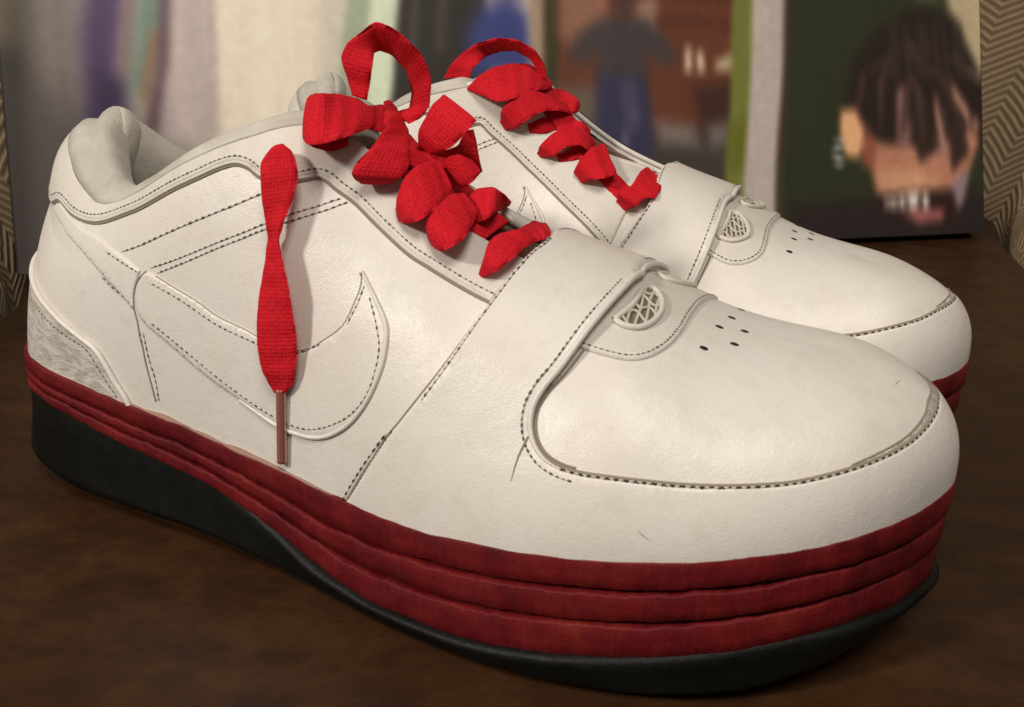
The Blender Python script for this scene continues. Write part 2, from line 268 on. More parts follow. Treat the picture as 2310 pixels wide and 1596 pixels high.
# ------------------------------------------------------------------ picture board leaning at the back: print painted from soft shapes, flat ink only
PAINT = [[[[-0.0075,0.1948],[0.0181,0.1961],[0.0222,-0.0107],[-0.0107,-0.0089]],[60,54,49],0.01545],[[[-0.0075,0.1948],[0.0149,0.1959],[0.0061,0.1244],[-0.0136,0.1172]],[142,128,104],0.01288],[[[0.0203,0.1962],[0.0489,0.1976],[0.039,-0.0116],[0.0166,-0.0104]],[150,139,136],0.01803],[[[0.0101,0.0918],[0.0908,0.0793],[0.0938,-0.0147],[0.0023,-0.0096]],[104,95,98],0.03091],[[[0.05,0.1977],[0.072,0.1987],[0.0608,0.1203],[0.0542,0.0797],[0.04,0.0774],[0.0406,0.1225]],[92,68,118],0.00824],[[[0.0477,0.106],[0.0627,0.1024],[0.057,0.0773],[0.0427,0.0774]],[60,45,86],0.00824],[[[0.072,0.1987],[0.0784,0.1991],[0.0654,0.1084],[0.0593,0.1036]],[152,114,114],0.00618],[[[0.0772,0.199],[0.0939,0.1998],[0.0807,0.1157],[0.0714,0.0952],[0.0633,0.0976],[0.0673,0.1252]],[124,150,136],0.00721],[[[0.0769,0.1301],[0.0816,0.1278],[0.0709,0.0892],[0.0679,0.0916]],[166,122,88],0.00412],[[[0.089,0.1996],[0.0951,0.1999],[0.0854,0.1158],[0.0745,0.0747],[0.0703,0.0771],[0.0798,0.1157]],[84,50,70],0.00515],[[[0.0951,0.1999],[0.1125,0.2008],[0.1048,0.0681],[0.0771,0.0685],[0.0859,0.1158]],[190,176,173],0.00721],[[[0.1111,0.2007],[0.1135,0.2008],[0.1058,0.0681],[0.1029,0.0682]],[172,158,152],0.00309],[[[0.1747,0.2038],[0.1899,0.2046],[0.1779,0.0938],[0.1639,0.0938]],[204,195,181],0.00721],[[[0.1912,0.2047],[0.2054,0.2054],[0.1955,0.0938],[0.1748,0.0938],[0.1858,0.1545]],[162,173,147],0.00242],[[[0.2043,0.2053],[0.2226,0.2062],[0.2097,0.104],[0.2061,0.0886],[0.192,0.0887]],[202,213,188],0.00242],[[[0.2221,0.2062],[0.2695,0.2086],[0.2674,0.0698],[0.2019,0.0706],[0.21,0.1045]],[54,48,45],0.00242],[[[0.2277,0.2065],[0.233,0.2067],[0.2237,0.117],[0.2197,0.1169]],[84,78,74],0.00303],[[[0.245,0.2073],[0.2504,0.2076],[0.2413,0.1197],[0.2359,0.1197]],[76,70,68],0.00364],[[[0.2681,0.2085],[0.296,0.2099],[0.2942,0.1494],[0.269,0.1501]],[150,132,144],0.00606],[[[0.2647,0.1474],[0.2831,0.1539],[0.2952,0.1415],[0.2953,0.1069],[0.2556,0.1068],[0.2542,0.1303]],[62,70,132],0.00788],[[[0.2945,0.2098],[0.311,0.2106],[0.3066,0.1043],[0.2946,0.1043]],[166,142,122],0.00364],[[[0.3093,0.2105],[0.3213,0.2111],[0.3106,0.0692],[0.2985,0.0694]],[70,62,40],0.00242],[[[0.3207,0.2111],[0.4398,0.217],[0.4242,0.0134],[0.303,0.0177]],[112,63,46],0.00303],[[[0.3196,0.211],[0.3537,0.2127],[0.3458,0.1398],[0.3215,0.1232],[0.3138,0.1312]],[152,108,88],0.00667],[[[0.3644,0.1537],[0.3796,0.1568],[0.3786,0.1349],[0.3665,0.1347]],[160,125,110],0.00545],[[[0.3799,0.1623],[0.436,0.1611],[0.4342,0.1565],[0.3796,0.1568]],[80,42,34],0.00242],[[[0.379,0.1431],[0.4352,0.1425],[0.4334,0.1385],[0.3788,0.1387]],[92,48,38],0.00242],[[[0.3087,0.0989],[0.3469,0.1003],[0.3458,0.0162],[0.301,0.0178]],[112,98,88],0.00788],[[[0.3635,0.0713],[0.4294,0.0791],[0.4242,0.0134],[0.3549,0.0159]],[72,66,62],0.00667],[[[0.4018,0.1004],[0.4336,0.1032],[0.4293,0.0762],[0.4068,0.0708]],[70,46,40],0.00606],[[[0.3254,0.1313],[0.34,0.1418],[0.3565,0.1448],[0.3735,0.1414],[0.3852,0.1308],[0.3927,0.1184],[0.3826,0.1134],[0.3725,0.121],[0.3691,0.092],[0.3375,0.0921],[0.3372,0.1207],[0.3274,0.113],[0.3177,0.1172]],[74,66,68],0.00606],[[[0.3502,0.1696],[0.3651,0.1701],[0.3668,0.1538],[0.3565,0.1454],[0.3479,0.1533]],[88,62,56],0.00424],[[[0.3377,0.1071],[0.3698,0.1072],[0.3735,0.0768],[0.3666,0.0379],[0.3394,0.0386],[0.3333,0.0771]],[60,58,88],0.00545],[[[0.3514,0.1017],[0.3621,0.1044],[0.3653,0.0768],[0.3543,0.0687]],[84,76,104],0.00424],[[[0.3515,0.0715],[0.3551,0.0714],[0.3553,0.0576],[0.3514,0.0571]],[110,104,122],0.00182],[[[0.3985,0.1246],[0.4029,0.1255],[0.4025,0.1096],[0.3975,0.1096]],[216,192,172],0.00182],[[[0.4062,0.1219],[0.4106,0.1231],[0.4116,0.1091],[0.4063,0.109]],[216,192,172],0.00182],[[[0.4188,0.1159],[0.4318,0.1222],[0.4307,0.1103],[0.4186,0.1097]],[190,176,142],0.00242],[[[0.3746,0.079],[0.4008,0.0765],[0.4049,0.0638],[0.3785,0.0642]],[134,122,116],0.00667],[[[0.4102,0.0764],[0.4262,0.0791],[0.4256,0.0649],[0.4128,0.0622]],[120,110,108],0.00545],[[[0.4389,0.217],[0.4543,0.2177],[0.4397,0.0129],[0.4209,0.0135]],[126,131,64],0.00212],[[[0.4261,0.0763],[0.4423,0.079],[0.4398,0.0475],[0.4236,0.0478]],[112,118,44],0.00424],[[[0.4536,0.2177],[0.4777,0.2189],[0.4572,0.0064],[0.4336,0.0073]],[188,178,173],0.00182],[[[0.4771,0.2189],[0.4823,0.2191],[0.4616,0.0004],[0.4566,0.0006]],[72,54,46],0.00182],[[[0.4804,0.219],[0.6459,0.2273],[0.6403,-0.0195],[0.4602,-0.0113]],[52,58,41],0.00152],[[[0.5853,0.2242],[0.6459,0.2273],[0.6427,0.0867],[0.6224,0.1052],[0.6107,0.1264],[0.5996,0.1504]],[190,174,144],0.00545],[[[0.5663,0.1822],[0.5895,0.183],[0.5907,0.1592],[0.5709,0.1572]],[84,100,70],0.00485],[[[0.5439,0.1419],[0.5744,0.1552],[0.6032,0.1489],[0.6225,0.1082],[0.6427,0.0867],[0.6422,0.0619],[0.6006,0.0487],[0.5223,0.0665],[0.5122,0.0931],[0.5235,0.1225]],[46,37,37],0.00545],[[[0.5217,0.068],[0.5329,0.047],[0.5369,0.0298],[0.567,0.0248],[0.5963,0.0282],[0.6131,0.0438],[0.6218,0.0622],[0.6187,0.0757],[0.5973,0.0656],[0.5753,0.0613],[0.5467,0.0617]],[196,137,112],0.00364],[[[0.5373,0.0439],[0.5676,0.0448],[0.5856,0.0383],[0.589,0.0275],[0.5404,0.0288]],[214,160,128],0.00424],[[[0.555,0.1005],[0.5643,0.1026],[0.5653,0.0645],[0.553,0.0586]],[152,112,107],0.00303],[[[0.5764,0.1014],[0.5857,0.0966],[0.5977,0.0518],[0.5838,0.0536]],[178,133,120],0.00303],[[[0.5868,0.1105],[0.5948,0.1087],[0.6221,0.0745],[0.6167,0.069]],[186,141,121],0.00273],[[[0.5995,0.1208],[0.6025,0.1215],[0.6228,0.1064],[0.6213,0.1033]],[132,112,106],0.00152],[[[0.5676,0.108],[0.5764,0.1005],[0.5869,0.0596],[0.5721,0.0492],[0.5654,0.066]],[60,45,42],0.00303],[[[0.5952,0.0975],[0.608,0.0777],[0.6134,0.0561],[0.5989,0.0429],[0.5959,0.0686]],[62,48,45],0.00333],[[[0.5608,0.1298],[0.5666,0.1298],[0.5326,0.109],[0.5206,0.0768],[0.5199,0.0768],[0.527,0.109]],[84,62,58],0.00121],[[[0.5565,0.136],[0.5609,0.1361],[0.5352,0.1134],[0.5291,0.0791],[0.5284,0.0791],[0.5309,0.1134]],[48,37,37],0.00121],[[[0.5839,0.131],[0.5899,0.131],[0.554,0.1078],[0.5347,0.0732],[0.534,0.0732],[0.5482,0.1078]],[48,37,37],0.00121],[[[0.558,0.1287],[0.5642,0.1287],[0.5459,0.1053],[0.5407,0.07],[0.54,0.07],[0.5398,0.1052]],[84,62,58],0.00121],[[[0.5747,0.1357],[0.5794,0.1358],[0.5571,0.1071],[0.5459,0.0667],[0.5452,0.0668],[0.5525,0.1071]],[48,37,37],0.00121],[[[0.554,0.1259],[0.5607,0.126],[0.5519,0.1004],[0.5501,0.0629],[0.5493,0.0629],[0.5453,0.1004]],[48,37,37],0.00121],[[[0.5755,0.1255],[0.5807,0.1255],[0.5657,0.0988],[0.5555,0.0601],[0.5548,0.0602],[0.5605,0.0988]],[84,62,58],0.00121],[[[0.5827,0.126],[0.5871,0.1261],[0.5724,0.1035],[0.56,0.0691],[0.5593,0.0691],[0.568,0.1035]],[48,37,37],0.00121],[[[0.5832,0.1314],[0.5887,0.1314],[0.5794,0.1047],[0.569,0.066],[0.5683,0.066],[0.574,0.1047]],[48,37,37],0.00121],[[[0.5649,0.1321],[0.5717,0.1322],[0.5756,0.1031],[0.5747,0.0616],[0.574,0.0616],[0.5688,0.1031]],[84,62,58],0.00121],[[[0.5741,0.1253],[0.5801,0.1254],[0.5849,0.0968],[0.5822,0.0558],[0.5814,0.0558],[0.5788,0.0968]],[48,37,37],0.00121],[[[0.5586,0.126],[0.5641,0.1261],[0.5816,0.0984],[0.589,0.058],[0.5883,0.0581],[0.5759,0.0983]],[48,37,37],0.00121],[[[0.576,0.1339],[0.5806,0.134],[0.5939,0.1055],[0.5945,0.0645],[0.5938,0.0645],[0.5893,0.1055]],[84,62,58],0.00121],[[[0.5552,0.126],[0.5615,0.1261],[0.5898,0.1062],[0.6019,0.0737],[0.6011,0.0737],[0.5833,0.1062]],[48,37,37],0.00121],[[[0.5658,0.1345],[0.5724,0.1346],[0.5979,0.1065],[0.6037,0.0655],[0.603,0.0655],[0.5911,0.1065]],[48,37,37],0.00121],[[[0.5555,0.1289],[0.5602,0.1289],[0.595,0.1053],[0.6086,0.0688],[0.6078,0.0688],[0.5902,0.1053]],[84,62,58],0.00121],[[[0.5808,0.1248],[0.5856,0.1248],[0.614,0.1023],[0.6175,0.0671],[0.6168,0.0671],[0.6091,0.1023]],[48,37,37],0.00121],[[[0.5564,0.1291],[0.5613,0.1291],[0.605,0.1121],[0.6213,0.0822],[0.6206,0.0822],[0.5998,0.1121]],[48,37,37],0.00121],[[[0.5499,0.145],[0.552,0.1464],[0.5551,0.1079],[0.5522,0.105]],[66,54,52],0.00212],[[[0.5535,0.1388],[0.5559,0.1465],[0.559,0.108],[0.556,0.105]],[66,54,52],0.00212],[[[0.5621,0.1381],[0.5645,0.1467],[0.5677,0.108],[0.5647,0.105]],[66,54,52],0.00212],[[[0.5727,0.1435],[0.575,0.1469],[0.5782,0.108],[0.5752,0.105]],[66,54,52],0.00212],[[[0.5774,0.1423],[0.5797,0.147],[0.5829,0.1081],[0.5799,0.105]],[66,54,52],0.00212],[[[0.5856,0.1417],[0.5879,0.1471],[0.5912,0.1081],[0.5882,0.1051]],[66,54,52],0.00212],[[[0.5924,0.1416],[0.5947,0.1473],[0.5981,0.1081],[0.595,0.1051]],[66,54,52],0.00212],[[[0.6019,0.1428],[0.6043,0.1475],[0.6077,0.1082],[0.6046,0.1051]],[66,54,52],0.00212],[[[0.6062,0.141],[0.6086,0.1475],[0.612,0.1082],[0.609,0.1051]],[66,54,52],0.00212],[[[0.5099,0.0855],[0.5212,0.086],[0.5281,0.0724],[0.5237,0.054],[0.5133,0.0554],[0.5087,0.072]],[236,178,134],0.00242],[[[0.5212,0.0843],[0.5294,0.0694],[0.5253,0.0501],[0.5339,0.0455],[0.5379,0.0633]],[160,92,72],0.00364],[[[0.5051,0.0661],[0.5119,0.0655],[0.5115,0.0625],[0.505,0.0632]],[216,222,226],0.00121],[[[0.5032,0.0597],[0.51,0.059],[0.5096,0.0561],[0.5034,0.0568]],[190,200,214],0.00121],[[[0.5047,0.0532],[0.5115,0.0531],[0.5114,0.0495],[0.5052,0.0502]],[226,230,236],0.00121],[[[0.4698,0.0235],[0.6415,0.0307],[0.6403,-0.0195],[0.4685,-0.0117]],[47,40,41],0.00727],[[[0.5323,0.0282],[0.5963,0.0288],[0.6069,0.0054],[0.5488,0.0135]],[54,34,36],0.00303],[[[0.5987,0.0349],[0.6146,0.045],[0.6081,0.0223],[0.6027,0.0157]],[154,134,144],0.00242],[[[0.5435,0.0267],[0.5467,0.0266],[0.5465,0.0193],[0.5436,0.02]],[206,196,186],0.00091],[[[0.5481,0.0265],[0.5527,0.0264],[0.5525,0.0185],[0.5482,0.0193]],[214,205,196],0.00091],[[[0.5542,0.0276],[0.5603,0.028],[0.56,0.0183],[0.5546,0.0185]],[196,186,176],0.00091],[[[0.5614,0.0292],[0.5715,0.0289],[0.5704,0.0174],[0.5625,0.0188]],[218,210,202],0.00121],[[[0.5736,0.0276],[0.5794,0.0275],[0.5791,0.0165],[0.5748,0.0172]],[222,213,206],0.00091],[[[0.5581,0.0159],[0.5683,0.018],[0.5923,0.016],[0.5899,0.0094],[0.5709,0.0082]],[178,108,108],0.00242]]
def make_board():
    A = np.array((-.1535, .1816, .0)); B = np.array((.3398, .5638, .0)); lean = .32
    W_ = np.linalg.norm(B - A); H_ = .30; th = .016
    root = bpy.data.objects.new('picture_board', None); col.objects.link(root)
    root.location = A; root.rotation_euler = (0, 0, math.atan2(B[1] - A[1], B[0] - A[0]))
    tag(root, 'wide board of blurred portrait photographs leaning behind the sneakers', 'picture')
    cl, sl = math.cos(lean), math.sin(lean)
    P = lambda a, b, d: (a, b * sl + d * cl, b * cl - d * sl + th * sl)      # a along, b up the face, d depth behind the face
    na, nb = 620, 300
    a = np.linspace(0, W_, na); b = np.linspace(0, H_, nb); AA, BB = np.meshgrid(a, b)
    img = np.tile(np.array((222, 212, 196.)), (nb, na, 1))
    # slow warp so that no edge of the print is ruler straight
    wa = .0007 * np.sin(BB * 55 + 1.3 * np.sin(AA * 37)); wb = .0007 * np.sin(AA * 70 + BB * 60)
    X, Y = AA + wa, BB + wb
    for poly, c, soft in PAINT:
        q = np.array(poly); x0, y0 = q.min(0) - 3 * soft; x1, y1 = q.max(0) + 3 * soft
        m = (X > x0) & (X < x1) & (Y > y0) & (Y < y1)
        if not m.any(): continue
        x, y = X[m], Y[m]; d = np.full(x.shape, 9.); ins = np.zeros(x.shape, bool)
        for (ax, ay), (bx, by) in zip(q, np.roll(q, -1, 0)):
            ex, ey = bx - ax, by - ay; t = np.clip(((x - ax) * ex + (y - ay) * ey) / (ex * ex + ey * ey + 1e-12), 0, 1)
            d = np.minimum(d, np.hypot(x - ax - t * ex, y - ay - t * ey))
            cr_ = ((ay > y) != (by > y)) & (x < ex * (y - ay) / (ey if abs(ey) > 1e-12 else 1e-12) + ax); ins ^= cr_
        sd = np.where(ins, d, -d); w = np.clip(sd / (2 * soft) + .5, 0, 1); w = (w * w * (3 - 2 * w))[:, None]
        img[m] = img[m] * (1 - w) + np.array(c, float) * w
    def box(a, r, ax):
        c_ = np.cumsum(np.concatenate([np.repeat(np.take(a, [0], ax), r + 1, ax), a, np.repeat(np.take(a, [-1], ax), r, ax)], ax), ax)
        n_ = a.shape[ax]; return (np.take(c_, range(2 * r + 1, 2 * r + 1 + n_), ax) - np.take(c_, range(0, n_), ax)) / (2 * r + 1)
    img = box(box(img, 4, 0), 2, 1)
    # vertical smear streaks and mottling of the print
    st = rng.normal(0, 1, (1, na)); k = np.ones(9) / 9; st = np.convolve(st[0], k, 'same')[None] + .5 * np.convolve(rng.normal(0, 1, na), np.ones(25) / 25, 'same')[None]
    mot = rng.normal(0, 1, (nb, na))
    for ax in (0, 1):
        for _ in range(3): mot = (np.roll(mot, 1, ax) + np.roll(mot, -1, ax) + mot) / 3
    img = img * (1 + .035 * st[..., None] + .05 * mot[..., None])
    c = srgb(np.clip(img, 0, 255)); lum = c.mean(-1, keepdims=True); c = np.clip(c * (.84 + .36 * np.clip(lum / .6, 0, 1)), 0, .88)
    V = [P(aa, bb, 0) for bb in b for aa in a]
    idx = np.arange(na * nb).reshape(nb, na); F = np.stack([idx[:-1, :-1], idx[:-1, 1:], idx[1:, 1:], idx[1:, :-1]], -1).reshape(-1, 4)
    n = NT_('photo_print'); at = n.add('ShaderNodeAttribute', attribute_name='ink'); nz = n.noise(n.coords(), 700, 4, .6)
    mat = n.out(at.outputs['Color'], .42, n.bump(nz, .12, .0004), Specular_IOR_Level=.35)
    pr = mesh_obj('print', V, F, mat, root)
    ca = pr.data.color_attributes.new('ink', 'FLOAT_COLOR', 'POINT'); ca.data.foreach_set('color', np.c_[c.reshape(-1, 3), np.ones(na * nb)].astype(np.float32).ravel())
    # backing board, 0.3 mm behind the print and 1.5 mm larger all round, with a rounded dark edge
    e = .0012; bm = bmesh.new()
    vs = [bm.verts.new(P(x, y, d)) for d in (.0004, th) for x, y in ((-e, 0), (W_ + e, 0), (W_ + e, H_ + e), (-e, H_ + e))]
    for f in ((0, 1, 2, 3), (7, 6, 5, 4), (0, 4, 5, 1), (1, 5, 6, 2), (2, 6, 7, 3), (3, 7, 4, 0)): bm.faces.new([vs[i] for i in f])
    bmesh.ops.bevel(bm, geom=list(bm.edges), offset=.0003, segments=1, affect='EDGES')
    me = bpy.data.meshes.new('backing'); bm.to_mesh(me); bm.free(); me.materials.append(NT_('board_edge').out((.018, .014, .012), .5))
    o = bpy.data.objects.new('backing', me); col.objects.link(o); o.parent = root
make_board()

# ================================================================== the sneaker
# ---- last / shell of the shoe, in metres, right shoe: x heel->toe, y lateral(-)->medial(+), z up
# station: Bx,By, Tx,Ty,Tz, k(blend straight->elliptic), e(superellipse), bulge
LAT=[
( .003,.046, .031,.052,.1245,.52,2.0,.002),
( .006,.034, .036,.043,.1205,.50,2.0,.003),
( .013,.0245,.045,.034,.111, .45,2.0,.003),
( .026,.0180,.055,.0275,.1050,.40,2.0,.003),
( .048,.0145,.068,.0245,.110,.32,2.0,.003),
( .070,.0125,.085,.0245,.1205,.35,2.0,.003),
( .095,.0105,.104,.027,.129, .45,2.0,.003),
( .120,.007, .122,.033,.1325,.60,2.0,.002),
( .145,.002, .142,.042,.121, .75,2.1,.001),
( .170,-.004,.163,.0450,.1085,.88,2.0,.000),
( .200,-.008,.188,.049,.1005,.95,1.8,.000),
( .225,-.007,.210,.0535,.0950,1.,1.95,.000),
( .250,-.001,.230,.0565,.0865,1.,2.0,.000),
( .270,.009, .243,.0585,.0832,1.,2.25,.000),
( .285,.021, .250,.060,.0825, 1.,2.5,.000),
( .298,.038, .253,.061,.0815, 1.,2.6,.000),
( .3055,.058,.254,.0615,.0810,1.,2.7,.000)]
MED=[
( .301,.076, .253,.0615,.0815, 1.,2.7,0),
( .289,.091, .250,.0610,.0825, 1.,2.6,0),
( .272,.101, .243,.0605,.0832, 1.,2.15,0),
( .250,.108, .230,.0585,.0865, 1.,1.9,0),
( .225,.110, .210,.0555,.0950, 1.,1.8,0),
( .200,.1075,.188,.0510,.1010,.95,1.9,0),
( .170,.100, .163,.0590,.1080,.88,2.2,0),
( .145,.093, .142,.0620,.119, .75,2.1,.001),
( .120,.088, .122,.0700,.131,.60,2.0,.002),
( .095,.0865,.104,.0770,.129, .45,2.0,.003),
( .070,.0865,.085,.0795,.1215,.35,2.0,.003),
( .048,.0860,.068,.0795,.109, .32,2.0,.003),
( .026,.0815,.055,.0770,.1045,.40,2.0,.003),
( .013,.0725,.045,.0700,.110, .45,2.0,.003),
( .006,.0600,.036,.0610,.1200,.50,2.0,.003)]
LIPZ=[(-.007,.0445),(.005,.0450),(.02,.0450),(.04,.0432),(.06,.0408),(.08,.039),(.1,.036),(.12,.0342),(.14,.032),(.16,.0318),(.18,.033),(.2,.0355),(.22,.0376),(.24,.040),(.26,.043),(.28,.0455),(.295,.0473),(.306,.049)]
def crs(P,n,closed=True):
    """smooth closed spline through rows of P, spaced by the first two columns"""
    P=np.asarray(P,float);m=len(P)
    Q=np.vstack([P[-1],P,P[:2]])
    out=[]
    for i in range(m):
        p0,p1,p2,p3=Q[i:i+4]
        d=lambda a,b:max(np.linalg.norm(a[:2]-b[:2]),1e-6)**.5
        t0=0;t1=d(p0,p1);t2=t1+d(p1,p2);t3=t2+d(p2,p3)
        t=np.linspace(t1,t2,n,endpoint=False)[:,None]
        A1=(t1-t)/(t1-t0)*p0+(t-t0)/(t1-t0)*p1;A2=(t2-t)/(t2-t1)*p1+(t-t1)/(t2-t1)*p2;A3=(t3-t)/(t3-t2)*p2+(t-t2)/(t3-t2)*p3
        B1=(t2-t)/(t2-t0)*A1+(t-t0)/(t2-t0)*A2;B2=(t3-t)/(t3-t1)*A2+(t-t1)/(t3-t1)*A3
        out.append((t2-t)/(t2-t1)*B1+(t-t1)/(t2-t1)*B2)
    return np.vstack(out)
NS,NT=640,100
NL=len(LAT)
def loop():
    rows=np.array(LAT+MED,float)
    F=crs(rows,60)
    lat=F[:60*(NL-1)+1]; med=np.vstack([F[60*(NL-1):],F[:1]])
    def res(A,n):
        L=np.r_[0,np.cumsum(np.linalg.norm(np.diff(A[:,:2],axis=0),axis=1))];u=np.linspace(0,L[-1],n+1)
        return np.stack([np.interp(u,L,A[:,j]) for j in range(A.shape[1])],1)
    return np.vstack([res(lat,NS//2)[:-1],res(med,NS//2)[:-1]])
def sm(a,it,wrap=True):
    for _ in range(it): a=.5*a+.25*(np.roll(a,1,0)+np.roll(a,-1,0))
    return a
def lipz(x): 
    L=np.array(LIPZ);return np.interp(x,L[:,0],L[:,1])
def shell():
    F=loop()
    B=np.c_[F[:,:2],sm(lipz(F[:,0]),6)];T=F[:,2:5];k=F[:,5:6];e=F[:,6:7];b=F[:,7:8]
    tang=np.roll(B,-1,0)-np.roll(B,1,0);nrm=np.c_[tang[:,1],-tang[:,0]];nrm/=np.linalg.norm(nrm,axis=1)[:,None]
    w=np.linspace(0,1,NT+1)
    G=np.zeros((NS,NT+1,3))
    for j,t in enumerate(w):
        a=t*np.pi/2
        h=(1-k)*t+k*(1-np.maximum(np.cos(a),0)**(2/e)); g=(1-k)*t+k*np.sin(a)**(2/e)
        P=np.empty((NS,3));P[:,:2]=B[:,:2]+(T[:,:2]-B[:,:2])*h;P[:,2:]=B[:,2:]+(T[:,2:]-B[:,2:])*g
        P[:,:2]+=nrm*b*np.sin(np.pi*t)
        G[:,j]=P
    # padded heel tab swells backwards
    cs=np.minimum(np.arange(NS),NS-np.arange(NS))*2/NS;tt=np.linspace(0,1,NT+1)
    hb=.0042*np.exp(-(cs/.085)**2)[:,None]*(np.sin(np.clip((tt-.58)/.42,0,1)*np.pi)**1.2+.25*np.clip((tt-.7)/.3,0,1))[None,:]
    G[...,:2]+=nrm[:,None,:]*hb[...,None]
    # relax across the spine line so that both halves of the vamp run into each other smoothly
    h=NS//2;i0=int(h*.588)
    I=np.arange(i0,h);A=np.concatenate([G[I],G[(NS-I)%NS][:,::-1][:,1:]],1)   # along x across
    wgt=np.exp(-((np.arange(2*NT+1)-NT)/(.28*NT))**2)[None,:,None]*np.clip((I-i0-1)/8.,0,1)[:,None,None]
    for _ in range(320):
        L=A.copy()
        L[1:-1,1:-1]=.25*(A[2:,1:-1]+A[:-2,1:-1]+A[1:-1,2:]+A[1:-1,:-2])
        L[-1,1:-1]=.5*(A[-1,2:]+A[-1,:-2])*.5+.5*.5*(A[-2,1:-1]+A[-1,1:-1])
        A=A+(L-A)*wgt
    G[I]=A[:,:NT+1];G[(NS-I)%NS]=A[:,NT:][:,::-1]
    mid=.5*(G[h-1]+G[h+1]);ww=wgt[-1,:NT+1]
    G[h]=G[h]*(1-ww)+mid*ww
    return G
FAR=(.006,.115,-2.5)

